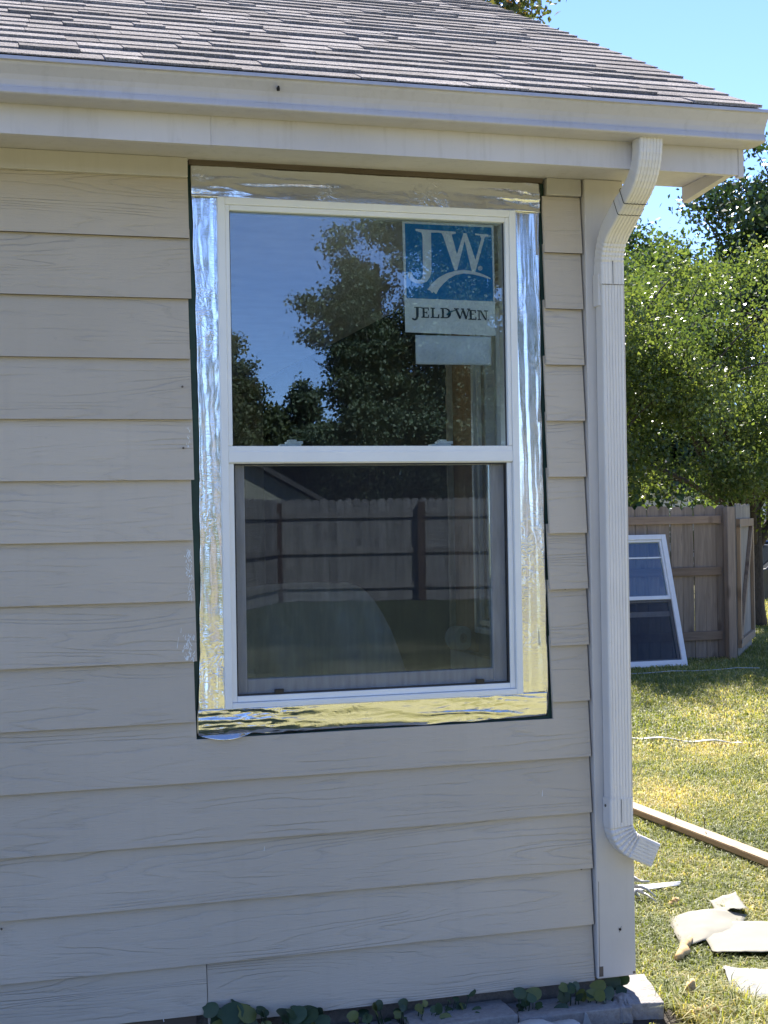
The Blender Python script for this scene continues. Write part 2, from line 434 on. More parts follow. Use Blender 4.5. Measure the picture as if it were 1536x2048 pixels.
LEAF = dict(
    near=mat_leaf('near_tree_leaf', (0.048,0.080,0.028), (0.120,0.160,0.055), 0.50, 0.28, (0.17,0.19,0.07)),
    tall=mat_leaf('tall_tree_leaf', (0.018,0.040,0.016), (0.045,0.080,0.028), 0.25, 0.38),
    mid=mat_leaf('mid_tree_leaf', (0.035,0.068,0.022), (0.085,0.13,0.04), 0.35, 0.38),
    brown=mat_leaf('roof_tree_leaf', (0.03,0.05,0.016), (0.08,0.10,0.035), 0.3, 0.4, (0.26,0.12,0.05)),
    spruce=mat_leaf('back_tree_leaf', (0.028,0.050,0.028), (0.068,0.098,0.055), 0.2, 0.6),
    back2=mat_leaf('back_small_leaf', (0.032,0.052,0.022), (0.075,0.095,0.04), 0.25, 0.6, (0.10,0.095,0.05)),
    hedge=mat_leaf('far_hedge_leaf', (0.025,0.045,0.016), (0.06,0.085,0.028), 0.25, 0.5),
    ivy=mat_leaf('ground_ivy_leaf', (0.022,0.050,0.024), (0.055,0.095,0.040), 0.15, 0.45, (0.16,0.18,0.05)),
)

# ================================================================== THE SETTING: ground
def ground_z(x, y):
    t = min(1.0, max(0.0, (-y-5.0)/14.0)); 
    w = min(1.0, max(0.0, (x*.15+y-15.5)/3.5)) * min(1.0, max(0.0, (x-3)/5)); return 0.2*t*t*(3-2*t) - .5*w*w*(3-2*w)
gm = MB()
xs = [-300,-120,-50,-20,-12,-8,-5,-3,-1,0,1,2,3,4,5,6,7,8,9,10,11,12,13.5,15,17,20,25,30,40,50,80,120,300]
ys = [-300,-120,-60,-40,-30,-25,-21,-19,-17,-15,-13,-11,-9,-7,-5,-3,-1,0,1,3,5,8,10,12,13,14,15,16,17,18,19,20,22,25,30,60,120,300]
for x in xs:
    for y in ys: gm.v.append((x, y, ground_z(x, y)))
for i in range(len(xs)-1):
    for j in range(len(ys)-1):
        a = i*len(ys)+j; gm.f.append((a, a+len(ys), a+len(ys)+1, a+1))
tag(gm.build('lawn', MAT['lawn'], smooth=True), kind='structure')
# bare soil along the foundation
sm = MB(); pts = []
for i in range(61):
    x = -6 + 8.2*i/60; pts.append((x, -0.20 + 0.05*fbm(x*2, 3, 0)))
poly = pts + [(2.2, 0.06), (-6, 0.06)]
sm.add([(p[0], p[1], 0.006) for p in poly], [tuple(range(len(poly)))])
tag(sm.build('soil', MAT['soil']), kind='structure')
# street beyond the trees on the right
st = MB(); st.add([(9,19.1,-.495),(80,9.0,-.495),(80,17,-.495),(9,27.1,-.495)], [(0,1,2,3)])
tag(st.build('street', MAT['asphalt']), kind='structure')
kb = MB(); kb.hexa([(9,18.85,-.55),(80,8.75,-.55),(80,8.98,-.55),(9,19.08,-.55)], [(9,18.85,-.40),(80,8.75,-.40),(80,8.98,-.40),(9,19.08,-.40)])
tag(kb.build('kerb', MAT['asphalt']), kind='structure')

# ================================================================== THE HOUSE
house = empty('house', (0, 0, 0))
tag(house, 'grey house with lap siding, shingle roof and new window taped round with foil', 'house')
E0, Z0 = 0.1778, 2.4175
XL, XR = -6.0, 1.866
OX0, OX1, OZ0, OZ1 = 0.612, 1.736, 0.941, 2.648      # cut opening in the siding

def siding_board(x0, x1, zb, zt, cut=None, seed=0):
    """one lap board, its bottom edge proud of the wall; cut = (xa, xb, z) notch from the top"""
    mb = MB()
    def yf(z): return -0.0315 + (z-zb)/(E0+0.03)*0.0195
    def seg(xa, xb, zt_):
        n = max(1, int((xb-xa)/0.12))
        cols_ = [(xa + (xb-xa)*i/n, zt_) for i in range(n+1)]
        if cut:
            ca, cb, zc = cut
            cols_ = [q for q in cols_ if q[0] < ca-.01 or q[0] > cb+.01] + [(ca-.0003, zt_), (cb+.0003, zt_)]
            cols_ += [(ca+.0003+(cb-ca-.0006)*i/8, zc) for i in range(9)]
            cols_.sort(); n = len(cols_)-1
        b = len(mb.v)
        for (x, zt2) in cols_:
            w = 0.0012*fbm(x*1.7, zb*9, seed); wz = 0.0014*fbm(x*1.1, zb*5, seed+9)
            for (z, y) in ((zb+wz, yf(zb)+w), (zt2, yf(zt2)+w*.3), (zt2, yf(zt2)+0.0095), (zb+wz, yf(zb)+0.0115+w)):
                mb.v.append((x, y, z))
        for i in range(n):
            a = b+i*4
            for k in range(4): mb.f.append((a+k, a+4+k, a+4+(k+1)%4, a+(k+1)%4))
        mb.f.append((b,b+1,b+2,b+3)); mb.f.append((b+n*4+3,b+n*4+2,b+n*4+1,b+n*4))
    seg(x0, x1, zt)
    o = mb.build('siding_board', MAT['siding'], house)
    o.data.materials.append(MAT['grime_shadow_edge'])  # dark brown undersides paint in the butt shadow line, with some grime
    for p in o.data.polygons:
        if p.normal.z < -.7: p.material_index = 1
    return o

for k in range(14):
    zb = Z0 - k*E0; zt = min(zb + E0 + 0.03, 2.598)
    if k <= 8:                       # interrupted by the window opening
        jx = (-2.6, -1.3, -3.4, -1.9)[k % 4]
        siding_board(XL, jx-.001, zb, zt, seed=k)
        siding_board(jx+.001, OX0 + 0.004*math.sin(k*2.1), zb, zt, seed=k+30)
        siding_board(OX1 + 0.001 + 0.002*math.sin(k*1.7), XR, zb, zt, seed=k+60)
    elif k == 9:
        siding_board(XL, -2.0, zb, zt, seed=k)
        siding_board(-1.998, XR, zb, zt, cut=(OX0, OX1+.008, OZ0), seed=k+30)
    else:
        jx = (-1.2, -2.9, -0.6, 0.632)[k-10]
        siding_board(XL, jx-.0012, zb+(.030 if k == 13 else 0), zt, seed=k)
        siding_board(jx+.0012, XR, zb, zt, seed=k+30)
# frieze boards under the soffit
MB().box(XL, OX0-.002, -0.034, 0.0, 2.596, 2.654).build('frieze_board', MAT['frieze'], house, bevel=.002)
MB().box(OX1+.012, XR, -0.030, 0.0, 2.600, 2.654).build('frieze_board', MAT['frieze'], house, bevel=.002)
# corner boards
mb = MB()
mb.box(1.872, 2.006, -0.040, -0.002, 0.111, 2.654)
mb.build('corner_board', MAT['trim'], house, bevel=.003)
MB().box(1.985, 2.012, -0.001, 0.115, 0.112, 2.654).build('corner_board', MAT['trim'], house, bevel=.003)
# split along the foot of the corner board, nail and crack, flaked paint
mb = MB()
mb.add([(1.8785,-.0402,.14),(1.8800,-.0404,.14),(1.8815,-.0404,.42),(1.8800,-.0402,.42)], [(0,1,2,3)])
mb.box(1.878,1.892,-.0408,-.039,.118,.150)
mb.box(1.995,2.0035,-.0408,-.039,.116,.124)
mb.build('bare_wood_split', MAT['header'], house)
mb = MB()
for (x, z, a, l) in ((1.953,.262,1.15,.020),(1.951,.262,2.3,.013)):
    dx, dz = math.cos(a)*l/2, math.sin(a)*l/2; w = .0005
    mb.hexa([(x-dx,-.0412,z-dz-w),(x+dx,-.0412,z+dz-w),(x+dx,-.0398,z+dz-w),(x-dx,-.0398,z-dz-w)],
            [(x-dx,-.0412,z-dz+w),(x+dx,-.0412,z+dz+w),(x+dx,-.0398,z+dz+w),(x-dx,-.0398,z-dz+w)])
mb.build('crack', MAT['gap'], house)
for (xx, zz) in ((1.952,.262),(1.952,.525)): MB().tube([(xx,-.0425,zz),(xx,-.038,zz)], .0042, 8).build('nail_hole', MAT['gap'], house)
# nail heads on the siding
for (x, z, y) in ((1.79,1.352,-.0255),(.044,.615,-.030),(.05,.44,-.030),(1.83,.46,-.0225),(.585,1.98,-.0320),(.585,1.80,-.0320)):
    MB().tube([(x,y-.0012,z),(x,y+.004,z)], .0032, 8).build('nail_head', MAT['header'], house)
# pale scrapes where the old trim was pried off
mb = MB()
def scrape(x, z, l, w, a):
    dx, dz = math.sin(a)*l/2, math.cos(a)*l/2
    k = round((Z0 - z)/E0 + 0.499); zb = Z0 - k*E0; y = -0.0315+(z-zb)/(E0+.03)*.0195-.0012
    mb.add([(x-dx-w,y,z-dz),(x-dx+w,y,z-dz),(x+dx+w*.4,y-.0002,z+dz),(x+dx-w*.4,y-.0002,z+dz)], [(0,1,2,3)])
rs = random.Random(4)
for i in range(46): scrape(.600+rs.gauss(-.004,.006), rs.uniform(1.42,1.50), rs.uniform(.004,.014), rs.uniform(.0006,.0018), rs.uniform(-.6,.6))
for i in range(26): scrape(.600+rs.gauss(-.002,.004), rs.uniform(1.345,1.42), rs.uniform(.004,.012), rs.uniform(.0005,.0012), rs.uniform(-.5,.5))
for i in range(50): scrape(.598+rs.gauss(-.006,.008), rs.uniform(1.178,1.25), rs.uniform(.004,.016), rs.uniform(.0006,.002), rs.uniform(-.6,.6))
for i in range(16): scrape(.602+rs.gauss(0,.003), rs.uniform(1.80,1.86), rs.uniform(.004,.010), rs.uniform(.0005,.001), rs.uniform(-.5,.5))
scrape(.560,1.225,.042,.0009,.15); scrape(.571,1.265,.016,.0008,.1); scrape(.588,1.183,.014,.004,.4)
scrape(.81,.605,.014,.001,.2); scrape(1.70,.71,.02,.0011,.1); scrape(.50,.142,.03,.0012,-.2)
tag(mb.build('paint_scrape', MAT['st_chip'], house), kind='stuff')

# sheathing inside the cut opening, header strip
mb = MB()
mb.box(OX0-.05, .700, 0.0, 0.012, OZ0-.04, 2.64); mb.box(1.643, OX1+.06, 0.0, 0.012, OZ0-.04, 2.64)
mb.box(.700, 1.643, 0.0, 0.012, OZ0-.04, 1.026); mb.box(.700, 1.643, 0.0, 0.012, 2.545, 2.64)
mb.build('sheathing', MAT['sheath'], house)
MB().box(OX0+.004, OX1+.004, -0.016, -0.0005, 2.640, 2.654).build('header_strip', MAT['header'], house)

# walls behind the siding: front pieces round the window, gable, rear, left
wf = MB()
WX0, WX1, WZ0, WZ1 = 0.700, 1.643, 1.026, 2.545       # rough opening
wf.box(XL, WX0, 0.0125, 0.11, 0.13, 2.654); wf.box(WX1, 1.9995, 0.0125, 0.11, 0.13, 2.654)
wf.box(WX0, WX1, 0.0125, 0.11, 0.13, WZ0); wf.box(WX0, WX1, 0.0125, 0.11, WZ1, 2.654)
wf.build('front_wall', MAT['drywall'], house)
HY = 5.2
SY0, SY1, SZ0, SZ1 = 0.22, 0.90, 1.16, 2.46           # side window opening in the gable wall
gw = MB()
gx0, gx1 = 1.86, 2.0
gw.box(gx0, gx1, 0.111, SY0, 0.13, 2.70); gw.box(gx0, gx1, SY1, HY, 0.13, 2.70)
gw.box(gx0, gx1, SY0, SY1, 0.13, SZ0); gw.box(gx0, gx1, SY0, SY1, SZ1, 2.70)
RIDGE_Y = 2.6; SL = 0.49
gw.prism_x([(0.0,2.701),(HY,2.701),(RIDGE_Y,2.80+SL*(RIDGE_Y+.41)-.10)], gx0, gx1)
gw.build('gable_wall', MAT['siding'], house)
mb = MB()
mb.box(XL, -3.6, HY-.14, HY, 0.13, 2.70); mb.box(.9, gx0-.001, HY-.14, HY, 0.13, 2.70); mb.box(-3.6, .9, HY-.14, HY, 2.30, 2.70)
mb.build('rear_wall', MAT['siding'], house)
mb = MB(); mb.box(-3.6,-3.53,HY-.13,HY-.02,.262,2.299); mb.box(.83,.9,HY-.13,HY-.02,.262,2.299); mb.box(-1.39,-1.31,HY-.13,HY-.02,.262,2.229); mb.box(-3.529,.829,HY-.13,HY-.02,2.23,2.299)
pd = mb.build('added_light_door', MAT['vinyl'], house)  # unseen glazed opening, added to brighten the room
MB().box(-3.529,-1.391,HY-.08,HY-.074,.262,2.229).build('pane', MAT['glass_clear'], pd); MB().box(-1.309,.829,HY-.08,HY-.074,.262,2.229).build('pane', MAT['glass_clear'], pd)
MB().box(XL, XL+.14, 0.111, HY-.141, 0.13, 2.70).build('left_wall', MAT['siding'], house)
MB().box(XL+.141, gx0-.001, 0.111, HY-.141, 2.52, 2.60).build('ceiling', MAT['interior'], house)
MB().box(XL+.141, gx0-.001, 0.111, HY-.141, 0.20, 0.26).build('floor', MAT['subfloor'], house)
MB().box(XL, 1.99, 0.022, HY-.02, 0.0, 0.128).build('foundation', MAT['foundation'], house)

# interior: opened-up wall beside the side window
MB().box(1.830, 1.859, 1.235, HY-.142, 0.262, 2.518).build('drywall_panel', MAT['dim_panel'], house)  # coloured near-black to paint in the room's darkness behind the glass
mb = MB()
for i in range(40):
    z = 1.06 + 1.455*i/40; w = .0015+.004*random.random()
    mb.box(1.828-w, 1.8595, 1.2345-.018-.006*random.random(), 1.2345, z, z+1.455/40-.0005)
mb.build('torn_drywall_edge', MAT['cut'], house)
MB().box(1.845, 1.8595, 0.985, 1.214, 1.06, 2.518).build('bare_stud', MAT['stud'], house)
MB().box(1.826, 1.8595, 0.113, 1.2345, 0.262, 1.055).build('drywall_panel', MAT['interior'], house)
mb = MB()
for i in range(30):
    y = .115+1.118*i/30
    mb.box(1.822-.004*random.random(), 1.845, y, y+1.118/30-.0005, 1.0552, 1.0595+.006*random.random())
mb.build('torn_drywall_edge', MAT['cut'], house)
sw = empty('side_window', (0,0,0), house)
mb = MB()
for (a, x0) in ((0.0, 1.836), (.030, 1.846), (.058, 1.866), (.086, 1.90)):
    w = .022
    y0, y1, z0, z1 = SY0-.05+a, SY1+.07-a, SZ0-.02+a, SZ1+.02-a
    mb.box(x0, x0+.05, y1-w, y1, z0, z1); mb.box(x0, x0+.05, y0, y0+w, z0, z1)
    mb.box(x0, x0+.05, y0+w, y1-w, z0, z0+w); mb.box(x0, x0+.05, y0+w, y1-w, z1-w, z1)
mb.build('window_frame', MAT['vinyl'], sw, bevel=.003)
MB().box(1.93, 1.97, SY0+.05, SY1-.05, 1.79, 1.84).build('meeting_rail', MAT['vinyl'], sw)
MB().box(1.948, 1.952, SY0+.05, SY1-.05, SZ0+.06, SZ1-.06).build('pane', MAT['glass_clear'], sw)

# soffit, fascia, eave return
MB().box(XL, 2.262, -0.289, 0.004, 2.6545, 2.666).build('soffit_board', MAT['fascia'], house)
MB().box(XL, 0.6350, -0.31, -0.29, 2.621, 2.795).build('fascia_board', MAT['fascia'], house, bevel=.001)
MB().box(0.6353, 2.264, -0.3105, -0.29, 2.6212, 2.795).build('fascia_board', MAT['fascia'], house, bevel=.001)
MB().box(2.265, 2.284, -0.312, -0.289, 2.615, 2.79).build('fascia_end', MAT['fascia'], house, bevel=.002)
MB().prism_x([(-.288,2.626),(0.0,2.602),(0.0,2.654),(-.288,2.6543)], 2.236, 2.262).build('return_board', MAT['trim'], house, bevel=.002)
MB().prism_x([(-.288,2.667),(.02,2.667),(.02,2.80+SL*.43-.05),(-.288,2.80+SL*.122-.05)], 2.246, 2.262).build('return_side', MAT['trim'], house)
# rake board along the gable edge and its soffit
mb = MB()
def rz(y): return 2.80 + SL*(y+.41)
mb.prism_x([(-.285,rz(-.285)-.135),(RIDGE_Y,rz(RIDGE_Y)-.135),(RIDGE_Y,rz(RIDGE_Y)-.014),(-.285,rz(-.285)-.014)], 2.2625, 2.281)
mb.build('rake_board', MAT['fascia'], house, bevel=.002)
MB().prism_x([(.0205,rz(.02)-.10),(RIDGE_Y,rz(RIDGE_Y)-.10),(RIDGE_Y,rz(RIDGE_Y)-.09),(.0205,rz(.02)-.09)], 2.001, 2.261).build('rake_soffit', MAT['fascia'], house)

# gutter (K profile) and end cap
gp = [(-.3125,2.790),(-.3125,2.701),(-.372,2.699),(-.404,2.7005),(-.4085,2.7035),(-.4088,2.7070),(-.4045,2.7185),(-.4005,2.7215),(-.4000,2.7265),(-.4030,2.738),(-.4095,2.750),(-.4195,2.762),(-.4275,2.771),(-.4310,2.7775),(-.4410,2.7790),(-.4375,2.7895),(-.430,2.791)]
inner = [(-.4275,2.786),(-.427,2.776),(-.416,2.763),(-.406,2.751),(-.399,2.739),(-.396,2.7265),(-.397,2.720),(-.400,2.712),(-.402,2.7055),(-.372,2.7045),(-.316,2.7065),(-.316,2.790)]
gut = MB().prism_x(gp + inner, XL, 2.300).build('gutter', MAT['gutter'], house)
MB().prism_x([(p[0]*1.0, p[1]) for p in gp], 2.3003, 2.303).build('end_cap', MAT['gutter'], gut)
mb = MB(); mb.tube([(.80,-.4235,2.757),(.804,-.4245,2.7555)], .006, 8); mb.tube([(.802,-.424,2.7575),(.8025,-.4235,2.749)], .0045, 8)
mb.build('dirt_spot', MAT['gap'], gut)

# downspout: fluted rectangular tube swept along its path
ds = empty('downspout', (1.938, -0.06, 0.5), house)
def cross(w, d, flute=True):
    pts = []; h = w/2; r_ = .006
    pts += [(-h+r_,-d/2)]
    if flute:
        nf = 6
        for i in range(nf):
            c = -h+r_+ (w-2*r_)*(i+.5)/nf; q = (w-2*r_)/nf*.18
            pts += [(c-q,-d/2),(c,-d/2+.0022),(c+q,-d/2)]
    pts += [(h-r_,-d/2),(h-r_*.3,-d/2+r_*.3),(h,-d/2+r_),(h,d/2-r_),(h-r_*.3,d/2-r_*.3),(h-r_,d/2),(-h+r_,d/2),(-h+r_*.3,d/2-r_*.3),(-h,d/2-r_),(-h,-d/2+r_),(-h+r_*.3,-d/2+r_*.3)]
    return pts
def sweep(path, w, d, name, flute=True, pleat=None, cx=1.938, grow=0.0, mat='spout'):
    """path: list of (y,z); section d measured in the y-z plane"""
    mb = MB(); k = len(path); cs = cross(w+grow, d+grow, flute); n = len(cs)
    for i, (y, z) in enumerate(path):
        a = path[max(i-1,0)]; b = path[min(i+1,k-1)]
        t = Vector((0, b[0]-a[0], b[1]-a[1])).normalized()
        nrm = Vector((0, -t.z, t.y))           # towards the 'front' is negative d
        if nrm.y > 0: nrm = -nrm
        if abs(t.z) < .3 and nrm.z > 0: pass
        p = pleat(i) if pleat else 0.0
        for (u, v) in cs:
            sx = 1 - p*.10
            off = -v
            if v > -d/2+.004 or not flute: pass
            off = off*(1.0) - (p*.007 if v < 0 else 0)
            mb.v.append((cx+u*sx, y+nrm.y*off, z+nrm.z*off))
    for i in range(k-1):
        for j in range(n): mb.f.append((i*n+j, i*n+(j+1)%n, (i+1)*n+(j+1)%n, (i+1)*n+j))
    return mb.build(name, MAT[mat], ds_parent[0], solid=.0012)
def arc(c, r, a0, a1, n):
    return [(c[0]+r*math.cos(a0+(a1-a0)*i/n), c[1]+r*math.sin(a0+(a1-a0)*i/n)) for i in range(n+1)]
ds_parent = [ds]
W_, D_ = .073, .054
# pieces are given in world coordinates: cancel the Empty's location
ds.location = (0, 0, 0)
YB = -.070
# upper elbow: from the gutter outlet bending back towards the wall
TH = R(60); RA = .14
p1 = [(-.352,2.702),(-.352,2.694)] + arc((-.352+RA,2.690), RA, math.pi, math.pi+TH, 16)[1:]
tdir = (math.sin(TH), -math.cos(TH))
a = p1[-1]; LL = (YB + .352 - 2*RA*(1-math.cos(TH)))/tdir[0]
p1 += [(a[0]+tdir[0]*LL*.5, a[1]+tdir[1]*LL*.5)]
sweep(p1, W_, D_, 'elbow', pleat=lambda i: (0.16*(i % 2) if 2 <= i <= 16 else 0), grow=.002)
q = [(a[0]+tdir[0]*LL*t, a[1]+tdir[1]*LL*t) for t in (.35,.6,.8,1.0)]
c2 = (q[-1][0]-RA*math.cos(TH), q[-1][1]-RA*math.sin(TH))
q += arc(c2, RA, TH, 0, 16)[1:]
zend = q[-1][1]
q += [(YB, zend-.02), (YB, zend-.055)]
sweep(q, W_, D_, 'elbow', pleat=lambda i: (0.45*(i % 2) if 8 <= i <= 18 else 0), grow=.006)
e_ = p1[-1]
sweep([(e_[0]-tdir[0]*.0012, e_[1]-tdir[1]*.0012),(e_[0]+tdir[0]*.0012, e_[1]+tdir[1]*.0012)], W_, D_, 'seam', grow=.0075, mat='gap')
e_ = (a[0]+tdir[0]*LL*.2, a[1]+tdir[1]*LL*.2)
sweep([(e_[0]-tdir[0]*.001, e_[1]-tdir[1]*.001),(e_[0]+tdir[0]*.001, e_[1]+tdir[1]*.001)], W_, D_, 'seam', grow=.0075, mat='gap')
sweep([(YB, zend-.042), (YB, 1.6), (YB, 1.0), (YB, .655)], W_, D_, 'pipe')
# bottom elbow kicks out from the wall
# bottom elbow turns sideways, away from the corner, with fan-shaped pleats
def side_elbow():
    rad = .088; TB = R(64); path = [(1.938,.690),(1.938,.665),(1.938,.640),(1.938,.612)]
    c = (1.938+rad, .612)
    path += [(c[0]-rad*math.cos(TB*i/20), c[1]-rad*math.sin(TB*i/20)) for i in range(1,21)]
    t = (math.sin(TB), -math.cos(TB)); e = path[-1]
    path += [(e[0]+t[0]*.024*i, e[1]+t[1]*.024*i) for i in range(1,4)]
    mb = MB(); cs = cross(W_+.006, D_+.006); n = len(cs); k = len(path)
    for i, (x, z) in enumerate(path):
        a_ = path[max(i-1,0)]; b_ = path[min(i+1,k-1)]
        d = Vector((b_[0]-a_[0], 0, b_[1]-a_[1])).normalized(); nr = Vector((-d.z, 0, d.x))
        p = 1.0 if (4 <= i <= 23 and (i % 3) == 0) else 0.0
        for (u, v) in cs:
            inner = max(0.0, u/(W_/2))                 # +u looks to the inside of the bend
            mb.v.append((x+nr.x*u*(1-.05*p), YB + v*(1-.36*p*(.6+.4*inner) if v < 0 else 1.0), z+nr.z*u*(1-.05*p)))
    for i in range(k-1):
        for j in range(n): mb.f.append((i*n+j, i*n+(j+1)%n, (i+1)*n+(j+1)%n, (i+1)*n+j))
    return mb.build('elbow', MAT['spout'], ds, solid=.0012)
side_elbow()
MB().box(1.9355,1.9370,-.1012,-.1003,.615,.688).build('seam', MAT['gap'], ds)
for z in (2.20+.1, .665):
    for s in (-1,):
        MB().tube([(1.938+s*.0395, YB+.004, z),(1.938+s*.0425, YB+.004, z)], .0045, 8).build('screw', MAT['steel'], ds)
MB().box(1.8935,1.9005,-.085,-.046,2.245,2.345).build('strap', MAT['spout'], ds)
MB().box(1.90,1.976,-.0995,-.0985,zend-.0565,zend-.0545).build('seam', MAT['gap'], ds)
mb = MB(); mb.box(1.9365,1.9385,-.1012,-.1002,zend-.054,zend+.02); mb.build('seam', MAT['gap'], ds)

# ------------------------------------------------------------------ roof: deck, drip edge, shingles
roof = empty('roof', (0,0,0), house)
RX1 = 2.285
mb = MB()
mb.prism_x([(-.405,rz(-.405)-.012),(RIDGE_Y,rz(RIDGE_Y)-.012),(HY+.4,rz(RIDGE_Y)-SL*(HY+.4-RIDGE_Y)-.012),(HY+.4,rz(RIDGE_Y)-SL*(HY+.4-RIDGE_Y)-.002),(RIDGE_Y,rz(RIDGE_Y)-.002),(-.405,rz(-.405)-.002)], XL-.3, RX1-.02)
mb.build('roof_deck', MAT['gap'], roof)
MB().prism_x([(RIDGE_Y+.005,rz(RIDGE_Y)),(HY+.42,rz(RIDGE_Y)-SL*(HY+.42-RIDGE_Y)),(HY+.42,rz(RIDGE_Y)-SL*(HY+.42-RIDGE_Y)+.012),(RIDGE_Y+.005,rz(RIDGE_Y)+.012)], XL-.3, RX1).build('rear_slope', MAT['shingle_far'], roof)
MB().prism_x([(-.4115,2.790),(-.4095,2.790),(-.4095,2.7975),(-.30,2.846),(-.30,2.848),(-.4115,2.7985)], XL-.3, RX1).build('drip_edge', MAT['gap'], roof)  # near-black colour paints in the shadow gap under the first course
ang = math.atan(SL); cs_, sn_ = math.cos(ang), math.sin(ang)
EXPO = 0.106
rsh = random.Random(21)
seen, rest = [], []
ncourse = int((RIDGE_Y+.41)/cs_/EXPO)
for c in range(ncourse):
    x = XL-.3 - rsh.random()*.3
    s0 = c*EXPO - .012
    while x < RX1:
        w = rsh.choice((.10,.13,.16,.19,.22,.27,.33))*rsh.uniform(.9,1.1)
        x1 = min(x+w, RX1 + rsh.uniform(-.006,.004))
        if RX1 - x1 < .05: x1 = RX1 + rsh.uniform(-.006,.004)
        th = rsh.choice((.0035,.004,.0065,.009))
        p = project((x+x1)/2, -.41+s0*cs_, 2.80+s0*sn_)
        item = (x+.0008, x1-.0008, s0+rsh.uniform(-.002,.002), th)
        vis = p and -140 < p[0] < 1660 and -25 < p[1] < 260
        (seen if vis else rest).append(item)
        if x1 >= RX1-.02: break
        x = x1
def shingle_geo(mb, x0, x1, s0, th):
    # a tab: butt edge thick, sliding under the next course
    s1 = s0 + EXPO + .045
    b = len(mb.v)
    def P(x, s, h): return (x, -.41 + s*cs_ - h*sn_, 2.80 + s*sn_ + h*cs_)
    lift = .003
    mb.hexa([P(x0,s0,lift),P(x1,s0,lift),P(x1,s1,-.0015),P(x0,s1,-.0015)], [P(x0,s0,lift+th),P(x1,s0,lift+th),P(x1,s1,.0005),P(x0,s1,.0005)])
seen.sort(key=lambda t: t[2])
rest += seen[300:]
for it in seen[:300]:
    mb = MB(); shingle_geo(mb, *it); mb.build('shingle', MAT['shingle'], roof)
mb = MB()
for it in rest: shingle_geo(mb, *it)
tag(mb.build('shingles', MAT['shingle_far'], roof), kind='stuff')

# ------------------------------------------------------------------ foil flashing tape round the window
def foil_strip(fn, nu, nv, name='foil_tape'):
    return MB().grid(fn, nu, nv).build(name, MAT['foil'], house, smooth=True, fixn=False, solid=.0004)
def wr(u, v, s):      # sharp creases: ridged noise
    return (1-abs(fbm(u, v, s, 3)))**3
def left_foil(u, v):
    z = .955 + (2.565-.955)*v
    xo = .622 - .006*math.exp(-((z-.98)/.12)**2) + .013*math.sin(max(0,min(1,(z-.95)/1.7))*math.pi) + .003*fbm(z*9,1,2)
    x = xo + (.7005-xo)*u
    low = math.exp(-((z-.95)/.35)**2)
    y = -.002 - .006*u - .0016*wr(u*1.3+.3*z, z*.7, 3.1) - .0042*low*wr(u*2.6+z*1.8, z*2.2, 7.7) - .0022*low*wr(u*3+z*7, z*6, 2.2) + .0006*fbm(x*40,z*16,4)
    return (x, y, z)
def right_foil(u, v):
    z = .965 + (2.575-.965)*v
    xo = 1.732 + .003*math.sin(z*2.2) + .004*fbm(z*6,5,1)
    x = 1.6425 + (xo-1.6425)*u
    y = -.008 + .006*u - .0040*wr(u*1.6+.25*z, z*.6, 13.1) - .0006*wr(u*5.+.7*z, z*1.5, 5.5)
    return (x, y, z)
def top_foil(u, v):
    x = .622 + (1.730-.622)*u
    zt = 2.640 + .004*fbm(x*7,2,9); z = 2.545 + (zt-2.545)*v
    e = math.exp(-((x-1.70)/.12)**2) + .6*math.exp(-((x-.68)/.10)**2)
    y = -.013 + .005*v - (.0005+.005*e)*wr(x*1.6, v*1.6+x*.8, 21.0) - .0004*wr(x*3.2, v*2+.6*x, 3.3) - .003*e*e*wr(x*10, v*3+x*3, 6.) - .004*max(0,wr(x*1.1+3, v*.9+x*.35, 44.)-.55)
    return (x, y, z)
def bottom_foil(u, v):
    x = .618 + (1.728-.618)*u
    sag = -.004*math.sin(u*math.pi) + .004*fbm(x*5,8,1)
    zb = .948 + sag; z = zb + (1.0265-zb)*v
    e = math.exp(-((x-.78)/.16)**2) + .7*math.exp(-((x-1.5)/.2)**2)
    y = -.006 - .009*v - .004*math.exp(-(v/.10)**2)*-1.0 - (.0012+.006*e)*wr(x*1.5-.8*v, v*1.6+x*1.6, 31.0) - .0007*wr(x*4-v*2, v*2, 17) - .0035*e*wr(x*9-v*3, v*3+x*4, 8)
    return (x, y, z)
foil_strip(left_foil, 24, 230); foil_strip(right_foil, 24, 230)
foil_strip(top_foil, 220, 26); foil_strip(bottom_foil, 220, 24)
# loose tail of tape hanging at the lower left corner
MB().grid(lambda u, v: (.622+.17*u, -.026-.012*math.sin(u*3)*v-.004*u, .952-.016*v*math.sin(math.pi*min(1,u*1.1))+.004*u), 20, 5).build('foil_tail', MAT['foil'], house, smooth=True, fixn=False, solid=.0004)

# ------------------------------------------------------------------ the new window
win = empty('window', (0,0,0), house)
FX0, FX1, FZ0, FZ1 = .6985, 1.6445, 1.0245, 2.5470
mb = MB()      # main frame ring, wide at the top half
mb.box(FX0, FX0+.0225, -.022, .06, FZ0, FZ1); mb.box(FX1-.0225, FX1, -.022, .06, FZ0, FZ1)
mb.box(FX0+.0225, FX1-.0225, -.022, .06, FZ1-.0225, FZ1); mb.box(FX0+.0225, FX1-.0225, -.022, .06, FZ0, FZ0+.018)
mb.build('window_frame', MAT['vinyl'], win, bevel=.0025)
mb = MB()      # glazing stop of the upper light
mb.box(FX0+.0228, FX0+.0355, -.0185, .05, 1.8065, FZ1-.0228); mb.box(FX1-.0355, FX1-.0228, -.0185, .05, 1.8065, FZ1-.0228)
mb.box(FX0+.0358, FX1-.0358, -.0185, .05, FZ1-.0385, FZ1-.0228)
mb.build('glazing_stop', MAT['vinyl'], win, bevel=.002)
mb = MB()      # inner step of the lower half
